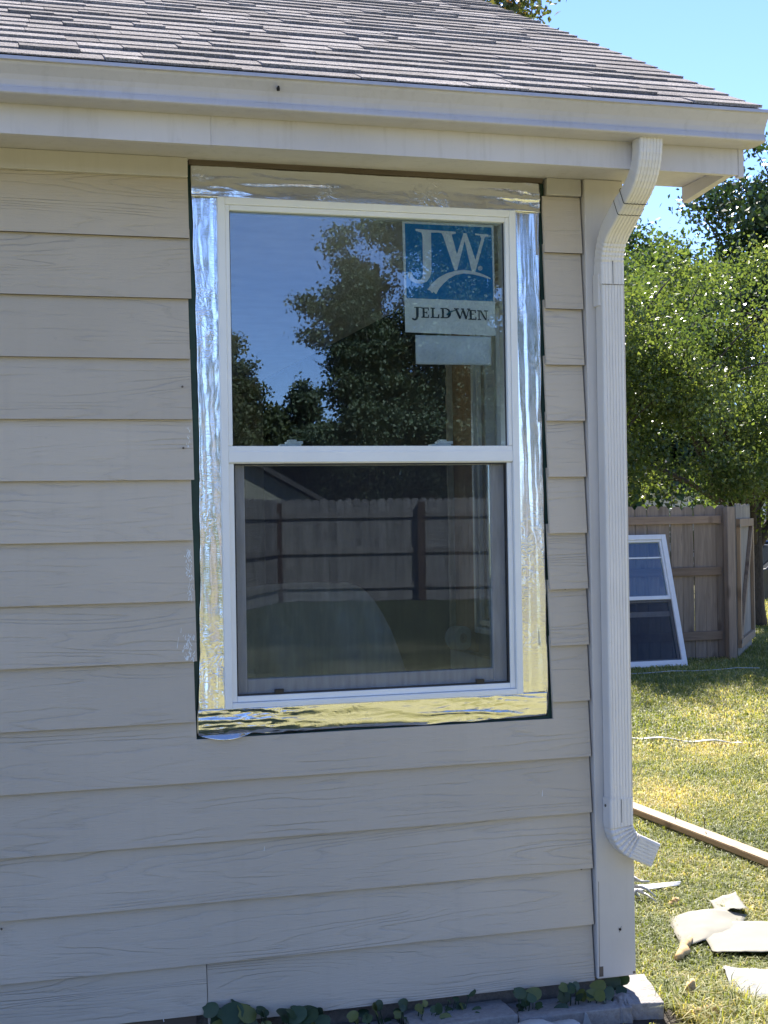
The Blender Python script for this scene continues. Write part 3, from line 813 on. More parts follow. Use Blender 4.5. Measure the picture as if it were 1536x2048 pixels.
mb.box(FX0+.0228, FX0+.039, -.010, .05, FZ0+.0185, 1.7535); mb.box(FX1-.039, FX1-.0228, -.010, .05, FZ0+.0185, 1.7535)
mb.box(FX0+.0392, FX1-.0392, -.010, .05, FZ0+.0185, FZ0+.036)
mb.build('screen_track', MAT['vinyl'], win, bevel=.002)
mb = MB(); mb.box(FX0+.0229, FX1-.0229, -.0175, .045, 1.7655, 1.8060); mb.box(FX0+.0229, FX1-.0229, -.020, -.0178, 1.7575, 1.7900)
mb.box(FX0+.0229, FX1-.0229, -.012, .045, 1.7540, 1.7650)
mb.build('meeting_rail', MAT['vinyl'], win, bevel=.0015)
MB().box(FX0+.0357, FX1-.0357, .0, .004, 1.8063, FZ1-.0387).build('upper_glass', MAT['glass'], win)
mb = MB()
mb.box(FX0+.0356, FX0+.0395, -.004, -.0005, 1.8064, FZ1-.0386); mb.box(FX1-.0395, FX1-.0356, -.004, -.0005, 1.8064, FZ1-.0386)
mb.build('glazing_bead', MAT['dark_trim'], win)
# lower sash (white) behind the insect screen
lx0, lx1, lz0, lz1 = FX0+.0393, FX1-.0393, FZ0+.0362, 1.7538
mb = MB()
mb.box(lx0, lx0+.036, .018, .05, lz0, lz1); mb.box(lx1-.046, lx1, .018, .05, lz0, lz1)
mb.box(lx0+.0362, lx1-.0462, .018, .05, lz0, lz0+.046); mb.box(lx0+.0362, lx1-.0462, .018, .05, lz1-.006, lz1)
mb.build('lower_sash', MAT['vinyl'], win, bevel=.003)
MB().box(lx0+.0362, lx1-.0462, .030, .034, lz0+.0462, lz1-.0062).build('lower_glass', MAT['glass_low'], win)
mb = MB(); w = .0042
mb.box(lx0, lx0+w, -.004, .010, lz0, lz1); mb.box(lx1-w, lx1, -.004, .010, lz0, lz1)
mb.box(lx0+w, lx1-w, -.004, .010, lz0, lz0+w); mb.box(lx0+w, lx1-w, -.004, .010, lz1-w, lz1)
mb.build('screen_frame', MAT['dark_trim'], win)
MB().box(lx0+w, lx1-w, .0020, .0024, lz0+w, lz1-w).build('screen_mesh', MAT['mesh'], win)
for x in (.852, 1.492):
    MB().box(x, x+.027, -.009, .0015, lz0+.001, lz0+.016).build('screen_tab', MAT['black'], win, bevel=.001)
for x in (.915, 1.395):     # sash locks seen through the upper glass
    mb = MB(); mb.box(x-.03, x+.035, .012, .05, 1.8062, 1.8135); mb.box(x-.010, x+.040, .012, .045, 1.8137, 1.822); mb.box(x-.005, x+.02, .012, .04, 1.8222, 1.827)
    mb.build('sash_lock', MAT['vinyl'], win, bevel=.0015)
MB().box(FX0+.036, FX1-.036, .03, .09, 1.79, 1.8058).build('sash_top_rail', MAT['vinyl'], win)

# ------------------------------------------------------------------ stickers on the glass
def px(zx, zy, y): return (1.287+(zx-216)*.0003795, y, 2.497-(zy-280)*.0003545)
stk = empty('window_sticker', (1.43, .006, 2.33))
tag(stk, 'blue and white manufacturer sticker with big white letters inside the upper pane', 'sticker')
inv = Matrix.Translation((-1.43, -.006, -2.33))
def flat(polys, y, name, mat, parent, th=.00015):
    mb = MB()
    for i, p in enumerate(polys):
        yy = y - i*.00004
        v = [px(a, b, yy) for a, b in p]; n = len(v)
        v = [tuple(Vector(q) - Vector(parent.location)) for q in v]
        mb.add(v + [(q[0], q[1]+th, q[2]) for q in v], [tuple(range(n)), tuple(range(2*n-1, n-1, -1))] + [(i_, (i_+1) % n, (i_+1) % n+n, i_+n) for i_ in range(n)])
    m = mb.mesh(name, mat)
    bm = bmesh.new(); bm.from_mesh(m); bmesh.ops.triangulate(bm, faces=[f for f in bm.faces if len(f.verts) > 4]); bmesh.ops.recalc_face_normals(bm, faces=bm.faces); bm.to_mesh(m); bm.free()
    return put(name, m, parent)
flat([[(195,258),(988,262),(992,1248),(207,1232)]], .0072, 'paper_backing', MAT['st_white'], stk)
flat([[(216,280),(970,284),(975,942),(222,934)]], .0066, 'blue_panel', MAT['st_blue'], stk)
Jbig = [(308,325),(500,330),(500,348),(440,352),(438,690),(425,745),(395,785),(350,803),(300,800),(258,778),(235,745),(232,715),(250,700),(270,708),(275,735),(290,760),(320,772),(345,768),(362,740),(366,690),(366,390),(358,355),(330,348),(308,340)]
W1 = [(500,330),(655,335),(655,352),(618,360),(668,560),(665,640),(640,680),(545,380),(530,352),(500,348)]
W2 = [(640,680),(628,640),(722,345),(748,345),(662,672)]
W3 = [(722,370),(748,345),(830,600),(812,690),(790,688)]
W4 = [(812,690),(800,655),(878,385),(866,360),(825,358),(825,344),(940,348),(940,364),(908,374),(820,685)]
flat([Jbig, W1, W2, W3, W4], .0062, 'letter_mark', MAT['st_white'], stk)
swp = [(400,855),(440,800),(500,745),(570,705),(650,680),(720,670),(800,678),(880,700),(955,735),(950,745),(880,724),(800,707),(720,701),(650,716),(590,750),(540,797),(500,845),(476,892),(455,872),(440,884),(425,862)]
flat([swp], .0058, 'swoosh', MAT['st_white'], stk)
ring = [(862+20*math.cos(q), 650+20*math.sin(q)) for q in np.linspace(0, 2*math.pi, 17)[:-1]]
ring2 = [(862+14*math.cos(q), 650+14*math.sin(q)) for q in np.linspace(0, 2*math.pi, 17)[:-1]]
flat([[ring[i], ring[(i+1)%16], ring2[(i+1)%16], ring2[i]] for i in range(16)] + [[(853,640),(858,640),(858,660),(853,660)],[(858,640),(870,643),(868,650),(858,650)],[(862,650),(868,650),(874,661),(868,661)]], .0059, 'registered_mark', MAT['st_white'], stk)
def rect(a, b, c, d): return [(a,b),(c,b),(c,d),(a,d)]
def serif_text():
    P = []
    t, bt, s = 1012, 1102, 9
    # J
    P += [rect(285,1008,345,1016), [(300,1016),(324,1016),(322,1095),(312,1118),(292,1128),(272,1124),(262,1112),(270,1104),(282,1112),(292,1112),(300,1095)]]
    # E
    P += [rect(345,t,410,t+s), rect(345,bt-s,412,bt), rect(356,t+s,374,bt-s), rect(374,1052,396,1060), rect(402,t+s,410,t+26), rect(404,bt-28,412,bt-s), rect(390,1044,396,1070)]
    # L
    P += [rect(424,t,464,t+s), rect(424,bt-s,500,bt), rect(435,t+s,453,bt-s), [(490,1072),(500,1068),(500,bt-s),(488,bt-s)]]
    # D
    P += [rect(510,t,560,t+s), rect(510,bt-s,560,bt), rect(522,t+s,540,bt-s), [(560,t),(585,1022),(600,1045),(602,1062),(597,1080),(583,1096),(560,bt),(560,bt-9),(572,1088),(581,1064),(578,1036),(560,1022)]]
    # W
    P += [rect(628,t,672,t+s), [(636,t+s),(656,t+s),(684,1086),(676,1104),(672,1104)], [(676,1104),(700,1020),(708,1020),(684,1104)], rect(690,t,716,t+s), [(696,t+s),(714,t+s),(738,1084),(732,1106),(726,1106)], [(730,1106),(752,1022),(759,1022),(737,1106)], rect(742,t,770,t+s)]
    # E
    P += [rect(752,t+12,818,t+21), rect(752,bt-1,822,bt+8), rect(764,t+21,782,bt-1), rect(782,1056,802,1064), rect(810,t+21,818,t+38), rect(814,bt-18,822,bt-1)]
    # N
    P += [rect(830,t+12,862,t+21), rect(832,bt-1,862,bt+8), rect(842,t+21,850,bt-1), [(850,t+14),(866,t+14),(905,bt-6),(905,bt+8),(898,bt+8)], rect(905,t+21,912,bt+8), rect(890,t+12,924,t+21)]
    P += [rect(922,bt+2,930,bt+10)]
    return P
flat(serif_text(), .0064, 'maker_name', MAT['st_navy'], stk, th=.0001)
flat([[(560,1072),(575,1052),(600,1036),(640,1028),(640,1035),(606,1046),(585,1062),(572,1078)]], .0052, 'hyphen_stroke', MAT['st_teal'], stk)

lab = MB().grid(lambda u, v: (1.316+.2495*u, .0082+.0012*fbm(u*4, v*3, 2), 2.061+.0905*v), 24, 10).build('paper_label', MAT['st_grey'], None, smooth=True, solid=.0003)
tag(lab, 'crinkled blank white label below the blue sticker on the upper pane', 'label')

# sticker on the side window, seen from behind through the room
sst = empty('back_of_sticker', (1.944, .70, 2.2))
tag(sst, 'white label with blue top on the side window, seen reversed through the room', 'sticker')
MB().box(-.0012, -.0002, -.16, .10, -.03, .20).build('blue_panel', MAT['st_blue'], sst)
MB().box(-.0014, -.0004, -.16, .10, -.16, -.0302).build('paper_backing', MAT['st_white'], sst)
MB().box(-.0014, -.0004, -.16, .10, -.305, -.1602).build('lower_label', MAT['st_grey'], sst)
mb = MB()
for i, y in enumerate((-.02,.002,.02,.04,.056)):
    mb.box(-.0022,-.0015, y, y+.004, -.10, -.06)
    if i % 2: mb.box(-.0022,-.0015, y+.0042, y+.014, -.068, -.06)
mb.box(-.0022,-.0015, -.04, .098, -.1645, -.1605)
mb.build('reversed_lettering', MAT['st_navy'], sst)

# ------------------------------------------------------------------ things in the room
def sheet(u, v):
    # rounded arm of a covered armchair: sections along x
    xa = .50 + 1.09*u; q = v*math.pi
    hh = 1.335 - .26*max(0,(.55-u))**1.3 ; endr = max(0.0, (u-.80)/.20)
    h = .45 + (hh-.45)*math.sqrt(max(0, 1-endr**2.6))
    y = 1.20 - .50*math.cos(q)*(1-.12*endr); z = .27 + (h-.27)*(max(0,math.sin(q))**.42)
    y += .02*fbm(u*9+v*3, v*2, 1) + .016*math.sin(u*34+v*5+3*fbm(u*4,v,2))*(1-v)*.7; z += .010*fbm(u*6, v*5, 4)
    return (xa, y, z)
sh = MB().grid(sheet, 60, 30).build('dust_sheet', MAT['sheetcloth'], None, smooth=True, fixn=False, solid=.002)
tag(sh, 'pale dust sheet draped over rounded furniture behind the lower pane', 'dust sheet')
roll = empty('tape_roll', (1.80, 1.05, 1.125))
tag(roll, 'round roll of pale tape standing on the torn drywall ledge indoors', 'tape roll')
def ring_mesh(ro, ri, y0, y1, n=24):
    mb = MB(); 
    for (r_, y) in ((ro,y0),(ro,y1),(ri,y1),(ri,y0)):
        for j in range(n): mb.v.append((r_*math.cos(2*math.pi*j/n)*1.0, y, r_*math.sin(2*math.pi*j/n)))
    for k in range(4):
        for j in range(n): mb.f.append((k*n+j, k*n+(j+1)%n, ((k+1)%4)*n+(j+1)%n, ((k+1)%4)*n+j))
    return mb
ring_mesh(.046, .020, -.03, .03).build('tape', MAT['st_white'], roll)
ring_mesh(.0198, .004, -.028, .028).build('core', MAT['cut'], roll)
roll.rotation_euler = (0, 0, R(20)); roll.location.z = 1.068+.046

# ================================================================== concrete edging blocks
def block(loc, size, rz, label, tilt=0.0, seed=0, broken=False):
    sx, sy, sz = size; mb = MB(); nx, ny, nz = 8, 6, 3
    bm = bmesh.new(); bmesh.ops.create_cube(bm, size=1.0)
    bmesh.ops.subdivide_edges(bm, edges=bm.edges[:], cuts=5, use_grid_fill=True)
    for v in bm.verts:
        p = v.co.copy(); n = fbm(p.x*3+seed*7, p.y*3, p.z*3+seed)
        v.co = Vector((p.x*sx, p.y*sy, p.z*sz)) + p.normalized()*(.006*n + (.010*fbm(p.x*8+seed,p.y*8,p.z*8) if broken else .003*fbm(p.x*9+seed,p.y*9,p.z*9)))
    m = bpy.data.meshes.new('concrete_block'); bm.to_mesh(m); bm.free(); m.materials.append(MAT['block'])
    o = put('concrete_block', m, None, bevel=.004); o.location = loc; o.rotation_euler = (tilt, 0, rz)
    return tag(o, label, 'block', 'concrete edging blocks along the foundation')
block((2.022,-.010,.000), (.112,.28,.115), R(-14), 'sunlit end block of the edging beyond the corner board')
block((1.935,-.085,.000), (.058,.15,.112), R(-24), 'small broken chunk of block wedged beside the sunlit end block', seed=3, broken=True)
block((1.735,-.075,.002), (.325,.145,.105), R(-2), 'shaded grey block between the broken chunk and the white plastic', seed=1)
block((1.395,-.065,.010), (.335,.145,.115), R(1), 'shaded grey block left of the white plastic below the window', tilt=.03, seed=2)
block((1.045,-.075,.000), (.335,.145,.10), R(-1), 'grey block almost hidden under the ivy below the window', seed=5)

# broken strip along the bottom of the siding, left
mb = MB(); mb.hexa([(-.3,-.016,.085),(.60,-.016,.095),(.60,-.004,.095),(-.3,-.004,.085)], [(-.3,-.016,.134),(.60,-.016,.136),(.60,-.004,.136),(-.3,-.004,.134)])
mb.build('rotten_edge', MAT['header'], house)

# ------------------------------------------------------------------ ivy along the wall
def round_leaf():
    mb = MB(); n = 14; mb.v.append((0,0,0.0))
    for i in range(n):
        a = 2*math.pi*i/n; rr_ = 1.0 + .12*math.cos(a*2) - .38*math.exp(-((a-math.pi)/.35)**2)
        mb.v.append((rr_*math.cos(a), rr_*math.sin(a)*.95, .16*math.cos(a*2)*.6 + .05*math.sin(a*5)))
    for i in range(n): mb.f.append((0, 1+i, 1+(i+1)%n))
    m = mb.mesh('leaf', LEAF['ivy'], True)
    return m
leaf_meshes = []
for t in (.1,.35,.55,.7,.95):
    m = round_leaf(); at = m.attributes.new('tint','FLOAT','FACE'); at.data.foreach_set('value', [t+.06*random.random() for _ in m.polygons]); leaf_meshes.append(m)
def ivy(x0, x1, n, size, label, seed, zmax=.09, y0=-.075):
    rg = random.Random(seed); root = empty('ivy_plant', ((x0+x1)/2, y0, .02)); tag(root, label, 'plant', 'leafy plants along the foot of the wall')
    stem = MB()
    for i in range(n):
        x = rg.uniform(x0, x1) - root.location.x; z = rg.uniform(.01, zmax)+.01; y = rg.uniform(-.045, .03)
        me = leaf_meshes[rg.choice((0,0,1,1,2,2,3,4))]
        o = bpy.data.objects.new('leaf', me); COL.objects.link(o); o.parent = root
        s = size*rg.uniform(.5,1.15); o.scale = (s, s, s); o.location = (x, y, z)
        o.rotation_euler = (rg.uniform(.6,1.35), rg.uniform(-.5,.5), rg.uniform(-1.2,1.2))
        stem.tube([(x*.7, .02, -.015), (x*.9, y*.5, z*.5), (x, y+.004, z)], .0016, 5)
    stem.build('stem', LEAF['ivy'], root)
ivy(.625,.74, 17, .034, 'large-leaved plant at the left end below the siding by the rotten edge', 3, .125, -.06)
ivy(.775,.90, 15, .032, 'large-leaved plant right of the leftmost plant under the window', 4, .11, -.06)
ivy(.91,.99, 9, .024, 'low leaves between two plants under the middle of the window', 5, .095, -.06)
ivy(1.02,1.46, 40, .019, 'long trail of small leaves creeping along the foundation below the window', 6, .085, -.05)
ivy(1.575,1.665, 11, .028, 'cluster of upright round leaves above the white plastic', 7, .115, -.075)
ivy(1.71,1.90, 18, .025, 'patch of round leaves left of the corner board foot', 8, .095, -.07)
ivy(1.93,1.985, 5, .026, 'sunlit leaves tucked under the corner board', 9, .075, .005)

# ================================================================== debris on the lawn
def sheetobj(name, corners, zf, mat, label, cat, nu=18, nv=14, amp=.02, seed=0, th=.0006):
    a, b, c, d = [Vector(p) for p in corners]
    def fn(u, v):
        p = a*(1-u)*(1-v) + b*u*(1-v) + c*u*v + d*(1-u)*v
        h = zf(u, v) + amp*fbm(u*1.4+seed, v*1.4, seed*3.1) + .3*amp*(1-abs(fbm(u*2.6+seed, v*2.2+u, seed)))**4
        return (p.x + .004*fbm(u*4, v*4, seed+1), p.y + .004*fbm(u*4, v*4, seed+2), max(.012, p.z + h))
    o = MB().grid(fn, nu, nv).build(name, mat, None, smooth=True, fixn=False, solid=th)
    return tag(o, label, cat)
sheetobj('paper_sheet', [(2.404,.417,.008),(2.534,.774,.008),(2.839,.703,.008),(2.62,.44,.008)], lambda u, v: .022+.03*u*math.sin(v*3.1), MAT['cream'], 'cream paper sheet curled up on its left edge behind the flat paper', 'paper', amp=.014, seed=2)
sheetobj('paper_sheet', [(2.470,.305,.015),(2.595,.665,.015),(2.93,.500,.015),(2.70,.19,.015)], lambda u, v: .022+.012*v, MAT['cream'], 'broad flat cream paper sheet with straight upper edge lying on the grass', 'paper', amp=.008, seed=5)
sheetobj('paper_scrap', [(2.724,.722,.02),(2.80,.93,.02),(2.915,.922,.02),(2.845,.70,.02)], lambda u, v: .018+.014*v, MAT['cream'], 'small square cream paper scrap standing up behind the bigger sheets', 'paper', 10, 10, .02, 7)
sheetobj('wrinkled_paper', [(2.331,-.056,.01),(2.454,.219,.01),(2.64,.130,.01),(2.44,-.22,.01)], lambda u, v: .012+.02*math.sin(u*3.), MAT['whitepaper'], 'wrinkled white paper nearest the camera at the right edge of the lawn', 'paper', 26, 22, .016, 9)
sheetobj('plastic_strip', [(2.50,1.15,.015),(2.51,1.235,.02),(2.83,1.225,.02),(2.80,1.18,.015)], lambda u, v: .015+.02*u*(1-u), MAT['plastic'], 'bright white plastic strip sticking out beyond the corner board', 'plastic strip', 14, 4, .008, 12)
cr = MB()
for i in range(7):
    pts = [Vector((2.50+random.random()*.03, 1.08+random.random()*.06, .05+random.random()*.05))]
    for k in range(4): pts.append(pts[-1] + Vector((random.uniform(.0,.035), random.uniform(-.06,.02), random.uniform(-.03,.012))))
    for p in pts: p.z = max(.012, p.z)
    cr.tube(pts, [.010,.008,.007,.005,.003], 6)
tag(cr.build('shredded_plastic', MAT['plastic'], None, smooth=True), 'shredded white plastic fringe beside the foot of the corner board', 'plastic scrap')
sheetobj('plastic_wrap', [(1.50,-.34,.0),(1.545,-.15,.02),(1.69,-.16,.02),(1.74,-.34,.0)], lambda u, v: .018+.045*math.sin(u*math.pi)*math.sin(min(1,v+.35)*2.4), MAT['plastic'], 'bulging white plastic wrap in front of the edging blocks', 'plastic wrap', 26, 20, .012, 15)
o = MB().grid(lambda u, v: (1.765+.035*u*(1-v)+.012*v, -.155-.01*u, .005+.05*v), 4, 6).build('plastic_shard', MAT['plastic'], None, smooth=True, fixn=False, solid=.001)
tag(o, 'small pointed white plastic shard leaning on the shaded block', 'plastic shard')
def foam(path, rad, label, seed):
    mb = MB(); pts = []; rg = random.Random(seed); rads = []
    for i in range(9):
        t = i/8; p = Vector(path[0]).lerp(Vector(path[1]), t)
        pts.append(p + Vector((rg.uniform(-.006,.006), rg.uniform(-.006,.006), rg.uniform(-.002,.006)))); rads.append(rad*rg.uniform(.6,1.2)*(.45+.55*math.sin(math.pi*min(.95,max(.05,t)))))
    mb.tube(pts, rads, 9)
    tag(mb.build('foam_scrap', MAT['foam'], None, smooth=True), label, 'foam scrap', 'tan foam scraps on the lawn')
foam(((2.325,.29,.03),(2.475,.47,.045)), .022, 'longest tan foam strip leaning against the cream paper', 1)
foam(((2.175,-.07,.03),(2.20,-.055,.075)), .020, 'short upright tan foam scrap in the grass beside the sunlit block', 2)
foam(((2.10,-.205,.03),(2.22,-.215,.035)), .017, 'tan foam strip lying flat in front of the sunlit block', 3)
foam(((2.64,.95,.02),(2.69,.99,.03)), .014, 'small tan foam crumb beyond the cream papers', 4)
# long board with nails
brd = empty('lumber_board', (3.31, 2.2, 0.03)); tag(brd, 'long pale lumber board lying in the grass with bent nails sticking up', 'board')
brd.rotation_euler = (0, R(4), R(2.6))
MB().box(-.047,.047,-2.6,2.2,-.0,.030).build('plank', MAT['lumber'], brd, bevel=.003)
MB().box(-.0485,-.0472,-2.55,2.15,.002,.024).build('rough_edge', MAT['lumber_edge'], brd)
for (x, y, lx) in ((-.01,-.02,.01),(.012,-.26,-.012),(-.022,-.98,.012),(.006,-1.05,-.015),(.0,.9,.01)):
    MB().tube([(x,y,.04),(x+lx*.3,y+.004,.075),(x+lx*1.4,y-.006,.105)], .0024, 6).build('nail', MAT['steel'], brd)
mb = MB(); pts = [(4.20+.75*i/14, 4.93-.56*i/14+.03*math.sin(i*.5), .036+.010*math.sin(i*1.3)) for i in range(15)]
for i in range(14):
    a, b = Vector(pts[i]), Vector(pts[i+1]); mb.hexa([a+Vector((0,-.018,-.003)), b+Vector((0,-.018,-.003)), b+Vector((0,.018,-.003)), a+Vector((0,.018,-.003))], [a+Vector((0,-.018,.003)), b+Vector((0,-.018,.003)), b+Vector((0,.018,.003)), a+Vector((0,.018,.003))])
tag(mb.build('trim_strip', MAT['plastic'], None), 'thin white trim strip lying across the sunlit lawn', 'trim strip')
mb = MB(); mb.tube([(5.6+.24*i, 8.55+.02*math.sin(i*1.3)-.01*i, .03+.008*math.sin(i*2.)) for i in range(9)], .0035, 6)
tag(mb.build('twine', MAT['plastic'], None, smooth=True), 'thin pale cord in the shaded grass before the leaning window', 'cord')

# ================================================================== fence on the right with its open gate
FY = 9.65
fence = empty('wooden_fence', (5.5, FY, 0)); tag(fence, 'brown cedar picket fence behind the leaning old window', 'fence')
def picket_mesh(name, w, h, mat, th=.016):
    c = w*.24
    poly = [(-w/2,0),(w/2,0),(w/2,h-c*1.3),(w/2-c,h-.004),(w/2-c*1.2,h),(-w/2+c*1.2,h),(-w/2+c,h-.004),(-w/2,h-c*1.3)]
    m = MB().prism_y(poly, 0, th).mesh(name, mat)
    bm = bmesh.new(); bm.from_mesh(m); bmesh.ops.recalc_face_normals(bm, faces=bm.faces); bm.to_mesh(m); bm.free(); return m
pm = picket_mesh('picket', .133, 1.70, MAT['fence'])
rp = random.Random(8)
x = 2.55
while x < 7.86:
    o = put('picket', pm, fence); o.location = (x-5.5, .002*rp.uniform(-1,1), -.03+rp.uniform(-.012,.012)); o.rotation_euler = (0, rp.uniform(-.006,.006), 0)
    o.scale = (rp.uniform(.97,1.0), 1, 1); x += .138
for (z0, z1) in ((1.475,1.56),(.915,1.005),(.215,.310)):
    for (a, b) in ((2.4,4.95),(4.952,7.76)):
        MB().box(a-5.5, b-5.5, -.041, -.002, z0, z1).build('rail', MAT['fence_rail'], fence, bevel=.004)
for xx in (2.5, 5.0, 7.83):
    MB().box(xx-5.5-.046, xx-5.5+.046, -.135, -.0425, -.1, 1.655).build('post', MAT['fence'], fence, bevel=.005)
gate = empty('gate', (7.965-5.5, .0, 0), fence, R(54))
gate['label'] = 'open gate with bare cedar frame and diagonal brace'
GW = 1.55
gm_ = picket_mesh('picket', .133, 1.70, MAT['gate_picket'])
for i in range(11):
    o = put('picket', gm_, gate); o.location = (.07+.140*i, .0, -.02+rp.uniform(-.01,.01))
def bar(mb, p, q, w, d, y0):       # bar in the local x-z plane
    p, q = Vector((p[0],0,p[1])), Vector((q[0],0,q[1])); t = (q-p).normalized(); n = Vector((-t.z,0,t.x))*w/2
    mb.hexa([p-n+Vector((0,y0,0)), q-n+Vector((0,y0,0)), q-n+Vector((0,y0+d,0)), p-n+Vector((0,y0+d,0))], [p+n+Vector((0,y0,0)), q+n+Vector((0,y0,0)), q+n+Vector((0,y0+d,0)), p+n+Vector((0,y0+d,0))])
for (p, q, w) in (((.05,.20),(.05,1.43),.09), ((GW-.05,.20),(GW-.05,1.43),.09), ((0,1.475),(GW,1.475),.088), ((0,.155),(GW,.155),.088), ((.12,.22),(GW-.12,1.41),.09)):
    mb = MB(); bar(mb, p, q, w, .040, -.042); mb.build('frame_bar', MAT['gate_wood'], gate, bevel=.003)
MB().box(-.04,.05,-.047,-.0425,1.42,1.46).build('hinge', MAT['steel'], gate)
MB().box(-.04,.05,-.047,-.0425,.16,.20).build('hinge', MAT['steel'], gate)

# ------------------------------------------------------------------ old window leaning on the fence
ow = empty('old_window', (7.06, 9.10, .01)); tag(ow, 'removed white double-hung window leaning against the wooden fence', 'old window')
ow.rotation_euler = (-R(18.5), 0, 0)
ow.rotation_euler = (R(-18.5), 0, 0)
WW_, HH_ = .86, 1.43
def ring4(mb, x0, x1, z0, z1, w, y0, y1, wb=None):
    wb = wb or w
    mb.box(x0, x0+w, y0, y1, z0, z1); mb.box(x1-w, x1, y0, y1, z0, z1); mb.box(x0+w, x1-w, y0, y1, z0, z0+wb); mb.box(x0+w, x1-w, y0, y1, z1-w, z1); return mb
ring4(MB(), -WW_, 0, 0, HH_, .055, -.01, .09, .065).build('outer_frame', MAT['vinyl_old'], ow, bevel=.004)
ring4(MB(), -WW_+.056, -.056, .72, HH_-.056, .022, .004, .07, .04).build('upper_sash', MAT['vinyl_old'], ow, bevel=.003)
MB().box(-WW_+.0785,-.0785,.03,.034,.7605,HH_-.0785).build('upper_glass', MAT['glass_old'], ow)
MB().box(-WW_+.0785,-.0785,.020,.0295,1.175,1.19).build('muntin', MAT['vinyl_old'], ow)
ring4(MB(), -WW_+.056, -.056, .066, .7185, .022, .03, .08, .02).build('lower_sash', MAT['vinyl_old'], ow, bevel=.003)
MB().box(-WW_+.0785,-.0785,.05,.054,.087,.696).build('lower_glass', MAT['glass_old'], ow)
MB().box(-WW_+.0565,-.0565,.012,.0124,.0665,.718).build('screen_mesh', MAT['mesh_old'], ow)
MB().box(-WW_+.0785,-.0785,.046,.0495,.545,.60).build('sash_bar', MAT['vinyl_old'], ow)

# ================================================================== trees
def leaf_cloud(name, mat, parent, centers, normals_bias, size, rng, tint, aspect=.62):
    n = len(centers)
    a = rng.normal(size=(n,3)); a[:,2] -= normals_bias; a /= np.linalg.norm(a, axis=1)[:,None]
    b = np.cross(a, rng.normal(size=(n,3))); b /= np.linalg.norm(b, axis=1)[:,None]
    c = np.cross(a, b)
    L_ = size*rng.uniform(.65,1.25,n)[:,None]
    v = np.empty((n,4,3)); v[:,0] = centers - a*L_*.5; v[:,2] = centers + a*L_*.5
    v[:,1] = centers + b*L_*aspect*.5 + c*L_*.12; v[:,3] = centers - b*L_*aspect*.5 + c*L_*.12
    m = bpy.data.meshes.new(name)
    m.vertices.add(n*4); m.vertices.foreach_set('co', v.reshape(-1))
    m.loops.add(n*4); m.loops.foreach_set('vertex_index', np.arange(n*4, dtype=np.int32))
    m.polygons.add(n); m.polygons.foreach_set('loop_start', np.arange(0, n*4, 4, dtype=np.int32))
    m.update(calc_edges=True)
    at = m.attributes.new('tint','FLOAT','FACE'); at.data.foreach_set('value', np.clip(tint,0,1).astype(np.float32))
    m.materials.append(mat)
    return put(name, m, parent)

def sample_crown(ells, n, rng, shell=2.4, gap=0.0, gscale=.9, seed=0.0):
    out = []; w = np.array([e[3]*e[4]*e[5] for e in ells]); w = w/w.sum()
    while len(out) < n:
        e = ells[rng.choice(len(ells), p=w)]
        d = rng.normal(size=3); d /= np.linalg.norm(d); r_ = rng.random()**(1/shell)
        p = np.array(e[:3]) + d*r_*np.array(e[3:6])
        if gap and mnoise.noise(Vector(p*gscale)+Vector((seed,seed*2,0))) < gap-.5: continue
        out.append(p)
    return np.array(out)

